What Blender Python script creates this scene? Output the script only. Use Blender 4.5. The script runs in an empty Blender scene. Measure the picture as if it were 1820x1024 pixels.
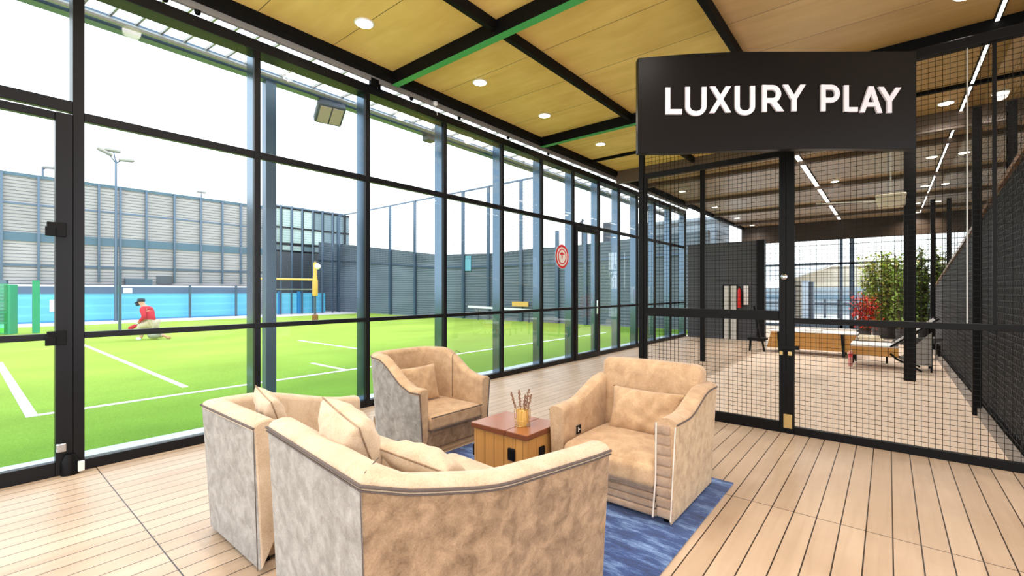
import bpy, bmesh, math, random
from mathutils import Vector, Matrix
random.seed(7)
SC = bpy.context.scene
COL = SC.collection
# ------------------------------------------------------------------ camera
F, H, HY = 814.0, 1.45, 518.0
TH = math.atan(669/814)
SN, CS = math.sin(TH), math.cos(TH)
cam = bpy.data.objects.new('camera', bpy.data.cameras.new('camera'))
COL.objects.link(cam)
cam.data.sensor_width = 36.0
cam.data.lens = 36*F/1820
cam.data.shift_y = 6/1820
cam.data.clip_start = .05; cam.data.clip_end = 500
cam.location = (0, 0, H)
cam.rotation_euler = (math.pi/2, 0, TH)
SC.camera = cam
# ------------------------------------------------------------------ exposure, sky, sun
SC.view_settings.view_transform = 'Standard'
SC.view_settings.look = 'None'
SC.view_settings.gamma = 1
SC.view_settings.use_curve_mapping = False
SC.view_settings.exposure = 0.1
world = bpy.data.worlds.new('overcast_sky'); SC.world = world
world.use_nodes = True
wn = world.node_tree; bg = wn.nodes['Background']
tc = wn.nodes.new('ShaderNodeTexCoord'); sp = wn.nodes.new('ShaderNodeSeparateXYZ')
rp = wn.nodes.new('ShaderNodeValToRGB')
wn.links.new(tc.outputs['Generated'], sp.inputs[0]); wn.links.new(sp.outputs['Z'], rp.inputs[0])
rp.color_ramp.elements[0].position = 0.0; rp.color_ramp.elements[0].color = (.97, .985, 1, 1)
rp.color_ramp.elements[1].position = .9; rp.color_ramp.elements[1].color = (.62, .80, 1, 1)
wn.links.new(rp.outputs[0], bg.inputs['Color'])
bg.inputs['Strength'].default_value = 2.8
sun = bpy.data.objects.new('sun', bpy.data.lights.new('sun', 'SUN')); COL.objects.link(sun)
sun.data.energy = 1.0; sun.data.angle = math.radians(25); sun.data.color = (1, .96, .9)
sun.rotation_euler = (math.radians(35), 0, math.radians(200))
SPOT_POWER = 112.0

# ------------------------------------------------------------------ helpers
def G(px, py, z=0.0):
    r = (px-910)/F; d = (H-z)*F/(py-HY)
    return Vector(((-SN+r*CS)*d, (CS+r*SN)*d, z))
def onX(px, X):
    r = (px-910)/F; d = X/(-SN+r*CS); return (CS+r*SN)*d, d
def onY(px, Y):
    r = (px-910)/F; d = Y/(CS+r*SN); return (-SN+r*CS)*d, d
def zat(py, d): return H-(py-HY)/F*d

class MB:
    def __init__(s): s.v = []; s.f = []; s.m = []
    def add(s, vs, fs, mi=0):
        o = len(s.v); s.v += [tuple(v) for v in vs]
        for f in fs: s.f.append([i+o for i in f]); s.m.append(mi)
        return s
    def box(s, x0, x1, y0, y1, z0, z1, mi=0):
        vs = [(x, y, z) for z in (z0, z1) for y in (y0, y1) for x in (x0, x1)]
        return s.add(vs, [(0,2,3,1),(4,5,7,6),(0,1,5,4),(2,6,7,3),(0,4,6,2),(1,3,7,5)], mi)
    def bar(s, a, b, w, h=None, mi=0, up=(0,0,1)):
        a = Vector(a); b = Vector(b); h = h or w
        t = (b-a).normalized(); u = Vector(up)
        if abs(t.dot(u)) > .97: u = Vector((1,0,0))
        p = t.cross(u).normalized(); q = p.cross(t).normalized()
        vs = [c+p*sx*w/2+q*sy*h/2 for c in (a, b) for sx, sy in ((-1,-1),(1,-1),(1,1),(-1,1))]
        return s.add(vs, [(0,1,2,3),(7,6,5,4),(0,4,5,1),(1,5,6,2),(2,6,7,3),(3,7,4,0)], mi)
    def tube(s, pts, r, n=8, mi=0, cap=True):
        pts = [Vector(p) for p in pts]; o = len(s.v); N = len(pts)
        for i, p in enumerate(pts):
            t = (pts[min(i+1, N-1)]-pts[max(i-1, 0)])
            if t.length < 1e-9: t = Vector((0,0,1))
            t.normalize()
            u = Vector((0,0,1)) if abs(t.z) < .95 else Vector((1,0,0))
            a = t.cross(u).normalized(); b = a.cross(t).normalized()
            rr = r[i] if isinstance(r, (list, tuple)) else r
            for k in range(n):
                w = 2*math.pi*k/n
                s.v.append(tuple(p+a*math.cos(w)*rr+b*math.sin(w)*rr))
        for i in range(N-1):
            for k in range(n):
                k2 = (k+1) % n
                s.f.append([o+i*n+k, o+i*n+k2, o+(i+1)*n+k2, o+(i+1)*n+k]); s.m.append(mi)
        if cap:
            s.f.append([o+k for k in range(n)][::-1]); s.m.append(mi)
            s.f.append([o+(N-1)*n+k for k in range(n)]); s.m.append(mi)
        return s
    def lathe(s, prof, c=(0,0,0), n=24, mi=0):
        o = len(s.v); c = Vector(c)
        for r, z in prof:
            for k in range(n):
                w = 2*math.pi*k/n; s.v.append((c.x+r*math.cos(w), c.y+r*math.sin(w), c.z+z))
        for i in range(len(prof)-1):
            for k in range(n):
                k2 = (k+1) % n
                s.f.append([o+i*n+k, o+i*n+k2, o+(i+1)*n+k2, o+(i+1)*n+k]); s.m.append(mi)
        s.f.append([o+k for k in range(n)][::-1]); s.m.append(mi)
        s.f.append([o+(len(prof)-1)*n+k for k in range(n)]); s.m.append(mi)
        return s
    def prism(s, poly, f0, f1, mi=0):
        n = len(poly); vs = [f0(p) for p in poly]+[f1(p) for p in poly]
        fs = [tuple(range(n))[::-1], tuple(range(n, 2*n))]+[(i, (i+1) % n, n+(i+1) % n, n+i) for i in range(n)]
        return s.add(vs, fs, mi)
    def soft(s, c, hx, hy, hz, r, rot=0, crown=0, tilt=0, n=14, wr=0, seed=0, mi=0):
        """soft upholstered block: rounded edges, slight crown on its faces"""
        M = Matrix.Rotation(rot, 3, 'Z') @ Matrix.Rotation(tilt, 3, 'X'); c = Vector(c)
        hs = (hx, hy, hz)
        bm = bmesh.new(); bmesh.ops.create_cube(bm, size=2)
        bmesh.ops.subdivide_edges(bm, edges=bm.edges[:], cuts=n, use_grid_fill=True)
        o = len(s.v)
        rnd = random.Random(seed); ph = [rnd.uniform(0, 6) for _ in range(6)]
        for i, v in enumerate(bm.verts):
            p = [math.copysign(1-(1-abs(a))**1.5, a) if abs(a) < 1 else a for a in v.co]
            q = Vector([p[k]*hs[k] for k in range(3)])
            inn = Vector([max(-(hs[k]-r), min(hs[k]-r, q[k])) for k in range(3)])
            d = q-inn
            if d.length > 1e-9: q = inn+d.normalized()*r
            cx = (1-p[0]**2); cy = (1-p[1]**2); cz = (1-p[2]**2)
            q.z += math.copysign(1, p[2])*crown*max(cx, 0)**.6*max(cy, 0)**.6*(abs(p[2]) > .5)
            q.y += math.copysign(1, p[1])*crown*.6*max(cx, 0)**.6*max(cz, 0)**.6*(abs(p[1]) > .5)
            if wr:
                q += Vector((0, 1, 1))*wr*(math.sin(q.x*31+ph[0]+q.y*9)*math.sin(q.y*14+q.z*22+ph[1])+.5*math.sin(q.x*67+ph[2]+q.z*30))
            s.v.append(tuple(c+M @ q)); v.index = i
        bm.verts.index_update()
        for f in bm.faces: s.f.append([o+v.index for v in f.verts]); s.m.append(mi)
        bm.free(); return s
    def pillow(s, w, h, t, n=22, seed=1, mi=0, wr=.004, M=Matrix.Identity(4)):
        """w along x, h along z, thickness t along y, pinched corners"""
        rnd = random.Random(seed); ph = [rnd.uniform(0, 6) for _ in range(6)]
        o = len(s.v)
        for side in (-1, 1):
            for j in range(n+1):
                for i in range(n+1):
                    a = -1+2*i/n; b = -1+2*j/n
                    e = max(0, (1-abs(a)**2.6))*max(0, (1-abs(b)**2.6))
                    pull = 1-.07*(1-abs(b)**2)*abs(a)**3
                    pull2 = 1-.07*(1-abs(a)**2)*abs(b)**3
                    y = side*(t/2)*e**.5
                    y += wr*e**.5*(math.sin(a*6+ph[0]+b*3)*math.sin(b*5+ph[1])+.6*math.sin(a*13+ph[2]-b*7))
                    s.v.append(tuple(M @ Vector((a*w/2*pull, y, b*h/2*pull2))))
        N = (n+1)**2
        for j in range(n):
            for i in range(n):
                k = o+j*(n+1)+i
                s.f.append([k, k+1, k+n+2, k+n+1]); s.m.append(mi)
                k += N
                s.f.append([k, k+n+1, k+n+2, k+1]); s.m.append(mi)
        return s
    def build(s, name, mat, parent=None, smooth=False, bevel=0, seg=2, sub=0, weld=False):
        me = bpy.data.meshes.new(name)
        me.from_pydata(s.v, [], s.f)
        for x in (mat if isinstance(mat, (list, tuple)) else [mat]): me.materials.append(x)
        if any(s.m): me.polygons.foreach_set('material_index', s.m)
        if weld:
            bm = bmesh.new(); bm.from_mesh(me); bmesh.ops.remove_doubles(bm, verts=bm.verts[:], dist=1e-5)
            bmesh.ops.recalc_face_normals(bm, faces=bm.faces[:]); bm.to_mesh(me); bm.free()
        if smooth:
            me.polygons.foreach_set('use_smooth', [True]*len(me.polygons))
            me.set_sharp_from_angle(angle=math.radians(smooth if smooth is not True else 50))
        me.update()
        o = bpy.data.objects.new(name, me); COL.objects.link(o)
        if bevel:
            b = o.modifiers.new('bevel', 'BEVEL'); b.width = bevel; b.segments = seg; b.limit_method = 'ANGLE'; b.angle_limit = math.radians(40)
        if sub:
            b = o.modifiers.new('sub', 'SUBSURF'); b.levels = sub; b.render_levels = sub
        if parent: attach(o, parent)
        return o
def attach(o, parent):
    """world-space mesh becomes a part of parent, staying where it is"""
    o.parent = parent
    m = Matrix.Identity(4); p = parent
    while p: m = p.matrix_basis @ m; p = p.parent
    o.matrix_parent_inverse = m.inverted()
def empty(name, loc=(0,0,0)):
    o = bpy.data.objects.new(name, None); COL.objects.link(o); o.location = loc
    o.empty_display_size = .1; return o
def tag(o, label, cat, group=None, kind=None):
    o['label'] = label; o['category'] = cat
    if group: o['group'] = group
    if kind: o['kind'] = kind
    return o
def struct(o): o['kind'] = 'structure'; return o
def dup(o, parent=None, M=None):
    c = o.copy(); COL.objects.link(c)
    if parent: c.parent = parent
    for ch in list(o.children): dup(ch, c)
    return c

# ------------------------------------------------------------------ materials
def s2l(c):
    return tuple(((x/255)/12.92 if x/255 <= .04045 else ((x/255+.055)/1.055)**2.4) for x in c)+(1,)
def newmat(name):
    m = bpy.data.materials.new(name); m.use_nodes = True
    return m, m.node_tree, m.node_tree.nodes['Principled BSDF']
def plain(name, rgb, rough=.5, metal=0, var=.08, scale=20, bump=0, spec=.5, sheen=0):
    m, t, b = newmat(name)
    N, L = t.nodes, t.links
    co = N.new('ShaderNodeTexCoord'); no = N.new('ShaderNodeTexNoise'); no.inputs['Scale'].default_value = scale
    no.inputs['Detail'].default_value = 4
    L.new(co.outputs['Object'], no.inputs['Vector'])
    mx = N.new('ShaderNodeMix'); mx.data_type = 'RGBA'
    c = s2l(rgb); mx.inputs[6].default_value = tuple(x*(1-var) for x in c[:3])+(1,)
    mx.inputs[7].default_value = tuple(min(1, x*(1+var)) for x in c[:3])+(1,)
    L.new(no.outputs['Fac'], mx.inputs[0]); L.new(mx.outputs[2], b.inputs['Base Color'])
    b.inputs['Roughness'].default_value = rough; b.inputs['Metallic'].default_value = metal
    b.inputs['Specular IOR Level'].default_value = spec
    if sheen: b.inputs['Sheen Weight'].default_value = sheen; b.inputs['Sheen Roughness'].default_value = .4
    if bump:
        bp = N.new('ShaderNodeBump'); bp.inputs['Strength'].default_value = bump; bp.inputs['Distance'].default_value = .01
        L.new(no.outputs['Fac'], bp.inputs['Height']); L.new(bp.outputs[0], b.inputs['Normal'])
    return m
def suede(name, c1, c2, scale=9, fine=160):
    m, t, b = newmat(name); N, L = t.nodes, t.links
    co = N.new('ShaderNodeTexCoord')
    n1 = N.new('ShaderNodeTexNoise'); n1.inputs['Scale'].default_value = scale; n1.inputs['Detail'].default_value = 7
    n1.inputs['Roughness'].default_value = .62; n1.inputs['Distortion'].default_value = .5
    n2 = N.new('ShaderNodeTexNoise'); n2.inputs['Scale'].default_value = fine; n2.inputs['Detail'].default_value = 2
    L.new(co.outputs['Object'], n1.inputs['Vector']); L.new(co.outputs['Object'], n2.inputs['Vector'])
    r = N.new('ShaderNodeValToRGB'); r.color_ramp.elements[0].position = .34; r.color_ramp.elements[1].position = .66
    r.color_ramp.elements[0].color = s2l(c2); r.color_ramp.elements[1].color = s2l(c1)
    L.new(n1.outputs['Fac'], r.inputs[0])
    mx = N.new('ShaderNodeMix'); mx.data_type = 'RGBA'; mx.blend_type = 'OVERLAY'; mx.inputs[0].default_value = .3
    L.new(r.outputs[0], mx.inputs[6]); L.new(n2.outputs['Fac'], mx.inputs[7])
    L.new(mx.outputs[2], b.inputs['Base Color'])
    b.inputs['Roughness'].default_value = .9; b.inputs['Sheen Weight'].default_value = .25
    b.inputs['Specular IOR Level'].default_value = .15
    bp = N.new('ShaderNodeBump'); bp.inputs['Strength'].default_value = .25; bp.inputs['Distance'].default_value = .006
    ad = N.new('ShaderNodeMath'); ad.operation = 'ADD'; L.new(n1.outputs['Fac'], ad.inputs[0])
    mu = N.new('ShaderNodeMath'); mu.operation = 'MULTIPLY'; mu.inputs[1].default_value = .25
    L.new(n2.outputs['Fac'], mu.inputs[0]); L.new(mu.outputs[0], ad.inputs[1])
    L.new(ad.outputs[0], bp.inputs['Height']); L.new(bp.outputs[0], b.inputs['Normal'])
    return m
def planks(name, ca, cb, width, length, gap, gapc, ax, ph=(0,0), rough=.45, grain=(3, 60), spec=.4, offset=0, var=.18, vein=.25, bump=.3):
    """boards running along axis ax (0 = X, 1 = Y), seams of width gap"""
    m, t, b = newmat(name); N, L = t.nodes, t.links
    co = N.new('ShaderNodeTexCoord'); se = N.new('ShaderNodeSeparateXYZ'); L.new(co.outputs['Object'], se.inputs[0])
    cb_ = N.new('ShaderNodeCombineXYZ')
    def off(sock, v):
        a = N.new('ShaderNodeMath'); a.operation = 'SUBTRACT'; a.inputs[1].default_value = v; L.new(sock, a.inputs[0]); return a.outputs[0]
    u, v = (se.outputs['Y'], se.outputs['X']) if ax == 1 else (se.outputs['X'], se.outputs['Y'])
    L.new(off(u, ph[0]), cb_.inputs[0]); L.new(off(v, ph[1]), cb_.inputs[1])
    br = N.new('ShaderNodeTexBrick'); br.offset = offset; br.inputs['Scale'].default_value = 1
    br.inputs['Brick Width'].default_value = length; br.inputs['Row Height'].default_value = width
    br.inputs['Mortar Size'].default_value = gap; br.inputs['Mortar Smooth'].default_value = 0
    br.inputs['Color1'].default_value = (0,0,0,1); br.inputs['Color2'].default_value = (1,1,1,1); br.inputs['Mortar'].default_value = (.5,.5,.5,1)
    L.new(cb_.outputs[0], br.inputs['Vector'])
    mp = N.new('ShaderNodeMapping'); mp.inputs['Scale'].default_value = (grain[0], grain[1], 1)
    L.new(cb_.outputs[0], mp.inputs['Vector'])
    ng = N.new('ShaderNodeTexNoise'); ng.inputs['Scale'].default_value = 1; ng.inputs['Detail'].default_value = 6; ng.inputs['Distortion'].default_value = .6
    L.new(mp.outputs[0], ng.inputs['Vector'])
    nb = N.new('ShaderNodeTexNoise'); nb.inputs['Scale'].default_value = 2.2; nb.inputs['Detail'].default_value = 5
    L.new(cb_.outputs[0], nb.inputs['Vector'])
    def mixf(a, bb, f):
        q = N.new('ShaderNodeMix'); q.data_type = 'FLOAT'; q.inputs[0].default_value = f
        L.new(a, q.inputs[2]); L.new(bb, q.inputs[3]); return q.outputs[0]
    sep = N.new('ShaderNodeSeparateColor'); L.new(br.outputs['Color'], sep.inputs[0])
    fac = mixf(mixf(nb.outputs['Fac'], ng.outputs['Fac'], vein*2), sep.outputs[0], var)
    r = N.new('ShaderNodeValToRGB'); r.color_ramp.elements[0].position = .3; r.color_ramp.elements[1].position = .7
    r.color_ramp.elements[0].color = s2l(cb); r.color_ramp.elements[1].color = s2l(ca); L.new(fac, r.inputs[0])
    mx = N.new('ShaderNodeMix'); mx.data_type = 'RGBA'; L.new(br.outputs['Fac'], mx.inputs[0]); L.new(r.outputs[0], mx.inputs[6])
    mx.inputs[7].default_value = s2l(gapc); L.new(mx.outputs[2], b.inputs['Base Color'])
    b.inputs['Roughness'].default_value = rough; b.inputs['Specular IOR Level'].default_value = spec
    bp = N.new('ShaderNodeBump'); bp.inputs['Strength'].default_value = bump; bp.inputs['Distance'].default_value = .003; bp.invert = True
    L.new(br.outputs['Fac'], bp.inputs['Height']); L.new(bp.outputs[0], b.inputs['Normal'])
    return m
def stripes(name, ca, cb, freq, rough=.6, axis='Z', metal=0, mixn=.15, duty=.75):
    m, t, b = newmat(name); N, L = t.nodes, t.links
    co = N.new('ShaderNodeTexCoord'); se = N.new('ShaderNodeSeparateXYZ'); L.new(co.outputs['Object'], se.inputs[0])
    mu = N.new('ShaderNodeMath'); mu.operation = 'MULTIPLY'; mu.inputs[1].default_value = freq; L.new(se.outputs[axis], mu.inputs[0])
    fr = N.new('ShaderNodeMath'); fr.operation = 'FRACT'; L.new(mu.outputs[0], fr.inputs[0])
    gt = N.new('ShaderNodeMath'); gt.operation = 'GREATER_THAN'; gt.inputs[1].default_value = duty; L.new(fr.outputs[0], gt.inputs[0])
    no = N.new('ShaderNodeTexNoise'); no.inputs['Scale'].default_value = .6; no.inputs['Detail'].default_value = 4
    L.new(co.outputs['Object'], no.inputs['Vector'])
    mx = N.new('ShaderNodeMix'); mx.data_type = 'RGBA'; L.new(gt.outputs[0], mx.inputs[0])
    mx.inputs[6].default_value = s2l(ca); mx.inputs[7].default_value = s2l(cb)
    hs = N.new('ShaderNodeMix'); hs.data_type = 'RGBA'; hs.blend_type = 'OVERLAY'; hs.inputs[0].default_value = mixn
    L.new(mx.outputs[2], hs.inputs[6]); L.new(no.outputs['Fac'], hs.inputs[7]); L.new(hs.outputs[2], b.inputs['Base Color'])
    b.inputs['Roughness'].default_value = rough; b.inputs['Metallic'].default_value = metal
    return m
def glass(name, tint=(1,1,1), refl=1.0, base=.04):
    m = bpy.data.materials.new(name); m.use_nodes = True; t = m.node_tree; N, L = t.nodes, t.links
    N.remove(N['Principled BSDF']); out = N['Material Output']
    tr = N.new('ShaderNodeBsdfTransparent'); tr.inputs[0].default_value = tint+(1,)
    gl = N.new('ShaderNodeBsdfGlossy'); gl.inputs['Roughness'].default_value = .01
    fr = N.new('ShaderNodeFresnel'); fr.inputs['IOR'].default_value = 1.45
    mu = N.new('ShaderNodeMath'); mu.operation = 'MULTIPLY'; mu.inputs[1].default_value = refl; L.new(fr.outputs[0], mu.inputs[0])
    mu.use_clamp = True
    mx = N.new('ShaderNodeMixShader'); L.new(mu.outputs[0], mx.inputs[0]); L.new(tr.outputs[0], mx.inputs[1]); L.new(gl.outputs[0], mx.inputs[2])
    L.new(mx.outputs[0], out.inputs['Surface']); return m
def emit(name, rgb, strength):
    m = bpy.data.materials.new(name); m.use_nodes = True; t = m.node_tree
    t.nodes.remove(t.nodes['Principled BSDF']); e = t.nodes.new('ShaderNodeEmission')
    e.inputs[0].default_value = s2l(rgb); e.inputs[1].default_value = strength
    t.links.new(e.outputs[0], t.nodes['Material Output'].inputs['Surface']); return m

M_deck = planks('deck_boards', (204,180,156), (176,150,126), .125, 2.76, .0034, (48,36,28), 1, (.74, .02), rough=.36, grain=(1.5, 22), vein=.22, var=.16)
M_stone = planks('paving', (224,204,184), (208,186,166), .6, 1.2, .002, (190,168,150), 0, rough=.8, grain=(6, 14), offset=.5, var=.05)
M_ceil = planks('ply_ceiling', (240,210,130), (214,178,94), .8075, 4.8, .0035, (52,40,20), 0, (-3.15, 3.54), rough=.5, grain=(.9, 5), vein=.3, var=.1, spec=.35, bump=.1)
M_ceil2 = planks('timber_ceiling', (214,176,116), (188,148,92), .8075, 3.4, .0035, (46,34,20), 0, (-1.34, 3.54), rough=.35, grain=(.9, 7), vein=.3, var=.12, spec=.5, bump=.1)
M_ceil3 = planks('room_ceiling', (190,158,122), (156,128,98), .22, 6, .006, (60,46,34), 0, (0, 0), rough=.35, grain=(.9, 9), vein=.3, var=.25, spec=.5, bump=.2)
M_fin = plain('aluminium_fin', (96,116,134), .16, .9, .05, 6)
M_frame = plain('dark_frame', (20,20,24), .35, .1, .06, 6, spec=.25)
M_frameb = plain('blue_frame', (92,110,130), .3, .6, .06, 6, spec=.6)
M_black = plain('black_steel', (13,12,13), .45, .0, .1, 8, spec=.15)
M_blackm = plain('black_matte', (9,8,9), .6, 0, .1, 8, spec=.12)
M_wire = plain('black_wire', (13,11,10), .6, 0, .1, 8, spec=.2)
M_hexw = plain('grey_wire', (128,128,134), .5, .0, .1, 8)
M_glass = glass('window_glass', (.97,.99,.98), .22)
M_glassd = glass('dark_glass', (.55,.56,.58), 2.2)
M_glassg = glass('green_glass', (.45,.95,.72), 1)
M_green = plain('green_strip', (58,160,84), .4, 0, .06, 5)
M_grey = plain('grey_channel', (168,164,158), .4, .4, .1, 6)
M_sill = plain('pale_sill', (190,206,222), .35, .2, .06, 3)
M_grass = None
M_line = plain('court_paint', (240,244,238), .8, 0, .05, 10)
M_signb = plain('sign_panel', (14,10,10), .32, 0, .05, 3, spec=.16)
M_letter = plain('letter_acrylic', (228,222,230), .35, 0, .02, 10)
M_trim = plain('white_metal', (236,236,232), .4, .1, .03, 10)
M_lens = emit('lamp_lens', (255,240,214), 14)
M_led = emit('led_strip', (255,247,236), 4)
M_suede = suede('beige_suede', (200,168,134), (172,140,108), 9)
M_suedeb = suede('mottled_suede', (168,140,112), (118,94,72), 13)
M_suede_daytint = suede('daylight_tint_suede', (166,161,156), (128,122,116), 14)  # beige upholstery with cool window daylight painted into its colour, for outer panels
M_suedel = suede('pale_suede', (206,184,160), (184,160,134), 7)
M_suedes = suede('taupe_suede', (178,152,130), (150,124,104), 8)
M_pipe = plain('dark_piping', (88,76,72), .7, 0, .1, 30)
M_pipel = plain('light_piping', (226,212,200), .6, 0, .05, 30)
M_oak = planks('trunk_oak', (204,150,84), (176,122,62), .09, 3, .0015, (90,56,26), 1, rough=.4, grain=(3,30), var=.2)
M_top = plain('trunk_top', (150,92,54), .25, 0, .2, 5)
M_top2 = plain('trunk_rim', (116,62,36), .4, 0, .2, 9)
M_chrome = plain('chrome', (190,195,205), .15, 1, .05, 10)
M_brass = plain('brass', (206,178,120), .3, .8, .05, 10)

def grass_mat():
    m, t, b = newmat('turf'); N, L = t.nodes, t.links
    co = N.new('ShaderNodeTexCoord')
    n1 = N.new('ShaderNodeTexNoise'); n1.inputs['Scale'].default_value = .35; n1.inputs['Detail'].default_value = 4
    mp = N.new('ShaderNodeMapping'); mp.inputs['Scale'].default_value = (1.6, 1, 1); L.new(co.outputs['Object'], mp.inputs[0]); L.new(mp.outputs[0], n1.inputs['Vector'])
    n2 = N.new('ShaderNodeTexNoise'); n2.inputs['Scale'].default_value = 90; n2.inputs['Detail'].default_value = 3; L.new(co.outputs['Object'], n2.inputs['Vector'])
    se = N.new('ShaderNodeSeparateXYZ'); L.new(co.outputs['Object'], se.inputs[0])
    # lighter, yellower tone farther out on the court, greener along its near edge
    mr = N.new('ShaderNodeMapRange'); mr.inputs[1].default_value = -5; mr.inputs[2].default_value = -12; L.new(se.outputs['X'], mr.inputs[0])
    r = N.new('ShaderNodeMix'); r.data_type = 'RGBA'; r.inputs[6].default_value = s2l((100,144,48)); r.inputs[7].default_value = s2l((160,178,72)); L.new(mr.outputs[0], r.inputs[0])
    mx = N.new('ShaderNodeMix'); mx.data_type = 'RGBA'; mx.blend_type = 'OVERLAY'; mx.inputs[0].default_value = .35; L.new(r.outputs[2], mx.inputs[6]); L.new(n1.outputs['Fac'], mx.inputs[7])
    m2 = N.new('ShaderNodeMix'); m2.data_type = 'RGBA'; m2.blend_type = 'OVERLAY'; m2.inputs[0].default_value = .5; L.new(mx.outputs[2], m2.inputs[6]); L.new(n2.outputs['Fac'], m2.inputs[7])
    L.new(m2.outputs[2], b.inputs['Base Color']); b.inputs['Roughness'].default_value = .95; b.inputs['Specular IOR Level'].default_value = .1
    bp = N.new('ShaderNodeBump'); bp.inputs['Strength'].default_value = .5; bp.inputs['Distance'].default_value = .02; L.new(n2.outputs['Fac'], bp.inputs['Height']); L.new(bp.outputs[0], b.inputs['Normal'])
    return m
M_grass = grass_mat()

# ------------------------------------------------------------------ room dimensions
WX = -5.04            # inner face of the glass wall
FY = 5.42             # plane of the mesh partition
CZ = 4.25             # ceiling
BY = 22.0             # far end of the hall
SX = .88              # side screen
# floor, ceiling
struct(MB().box(-5.26, 6, -3.5, FY, -.2, 0).box(-5.26, -2.37, FY, 15, -.2, 0).build('floor', M_deck))
o = struct(MB().box(-2.37, 1.4, FY, 26, -.2, -.0).box(-5.2, -2.37, 15, 26, -.2, 0).build('floor_hall', M_stone))
struct(MB().box(-4.97, -3.15, -3.5, 9.8, CZ, CZ+.25).box(-3.15, -1.34, -3.5, 9.8, CZ, CZ+.25).build('ceiling', M_ceil))
struct(MB().box(-1.34, 6, -3.5, 9.8, CZ, CZ+.25).build('ceiling_entry', M_ceil2))
struct(MB().box(-4.97, 1.5, 9.8, BY+.2, CZ, CZ+.25).build('ceiling_hall', M_ceil3))
tn = [0]
def trim(mb, mat, **k):
    tn[0] += 1; return struct(mb.build('trim_%d' % tn[0], mat, **k))
for y in (-2.9, .31, 3.54, 6.77):                                   # cross beams with green soffit
    b = trim(MB().box(-4.9, 4 if y < 5 else 1.4, y, y+.05, CZ-.16, CZ), M_blackm)
    MB().box(-4.9, 4 if y < 5 else 1.4, y+.002, y+.05, CZ-.162, CZ-.1602).box(-4.9, 4 if y < 5 else 1.4, y+.05, y+.10, CZ-.162, CZ-.12).build('soffit_strip', M_green, b)
trim(MB().box(-4.9, 1.4, 8.6, 8.66, CZ-.05, CZ), M_blackm)
for x in (-3.15, -1.34):
    trim(MB().box(x-.03, x+.03, -3.5, 9.8, CZ-.11, CZ), M_blackm)
M_beam = plain('brown_beam', (96,78,64), .5, 0, .08, 4)
for y in (9.8, 11.4, 14.4, 17.4, 20.2):                                   # beams of the hall
    trim(MB().box(-4.9, 1.3, y, y+.12, CZ-.28 if y < 10 else CZ-.10, CZ), M_beam)
M_bulk = planks('bulkhead_wood', (150,122,92), (120,96,70), .2, 6, .003, (60,46,34), 0, rough=.4, grain=(1,9), var=.2)
trim(MB().box(-5.0, 1.4, BY, BY+.15, 3.5, CZ), M_bulk)
trim(MB().box(-4.99, -4.87, -3.5, BY, CZ-.1, CZ+.02), M_blackm)     # black edge beam
trim(MB().box(-5.03, -4.992, -3.5, 15, CZ-.16, CZ-.07), M_grey)     # grey channel
trim(MB().box(-5.24, WX, -3.5, 15, 3.94, 4.05), M_frame, bevel=.005)  # head of the glass wall
trim(MB().box(-5.45, -5.26, -3.5, 15, -.2, .05), M_sill)            # kerb outside the glass

# ------------------------------------------------------------------ glass wall
def bay(name, y0, y1, last=False, door=False, solid_top=False):
    r = struct(empty(name, (WX, (y0+y1)/2, 0)))
    f = MB()
    f.box(WX-.05, WX, y1-.06, y1, 0, 3.94)
    f.build('window_frame', M_frame, r, bevel=.004)
    MB().box(WX-.21, WX-.052, y1-.057, y1-.003, 0.05, 3.94).build('outer_fin', M_fin, r)
    m = MB()
    ym = y1-.06
    m.box(WX-.06, WX-.002, y0, ym, 2.83, 2.90).box(WX-.06, WX-.002, y0, ym, .0, .085)
    if not door: m.box(WX-.06, WX-.002, y0, ym, 1.07, 1.12)
    m.build('crossbar', M_frame, r, bevel=.004)
    MB().box(WX-.034, WX-.026, y0, ym, 2.90, 3.94).build('glass_pane', M_glass, r)
    if door:
        d = MB(); a, b_ = y0+.01, ym-.01
        d.box(WX-.055, WX+.02, a, a+.09, .0, 2.82).box(WX-.055, WX+.02, b_-.09, b_, .0, 2.82)
        d.box(WX-.055, WX+.02, a+.09, b_-.09, 2.72, 2.82).box(WX-.055, WX+.02, a+.09, b_-.09, .0, .13)
        d.box(WX-.05, WX+.01, a+.09, b_-.09, 1.07, 1.11)
        d.build('door_frame', M_frame, r, bevel=.004)
        MB().box(WX-.034, WX-.026, a+.09, b_-.09, .13, 1.07).box(WX-.034, WX-.026, a+.09, b_-.09, 1.11, 2.72).build('glass_pane', M_glass, r)
    else:
        MB().box(WX-.034, WX-.026, y0, ym, .085, 1.07).build('glass_pane', M_glass, r)
        MB().box(WX-.034, WX-.026, y0, ym, 1.12, 2.83).build('glass_pane', M_glass, r)
    return r
YS = [.67, 2.02, 3.32, 4.62, 5.92, 7.07, 8.19, 9.28, 10.29, 11.33, 12.5, 13.7, 15.0]
nw = 0
for i in range(len(YS)-1):
    if i == 6: d2 = bay('door_2', YS[i], YS[i+1], door=True); MB().box(WX+.02, WX+.05, 9.08, 9.10, .95, 1.25).build('door_handle', M_chrome, d2)
    else: nw += 1; bay('window_%d' % nw, YS[i], YS[i+1])
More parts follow.
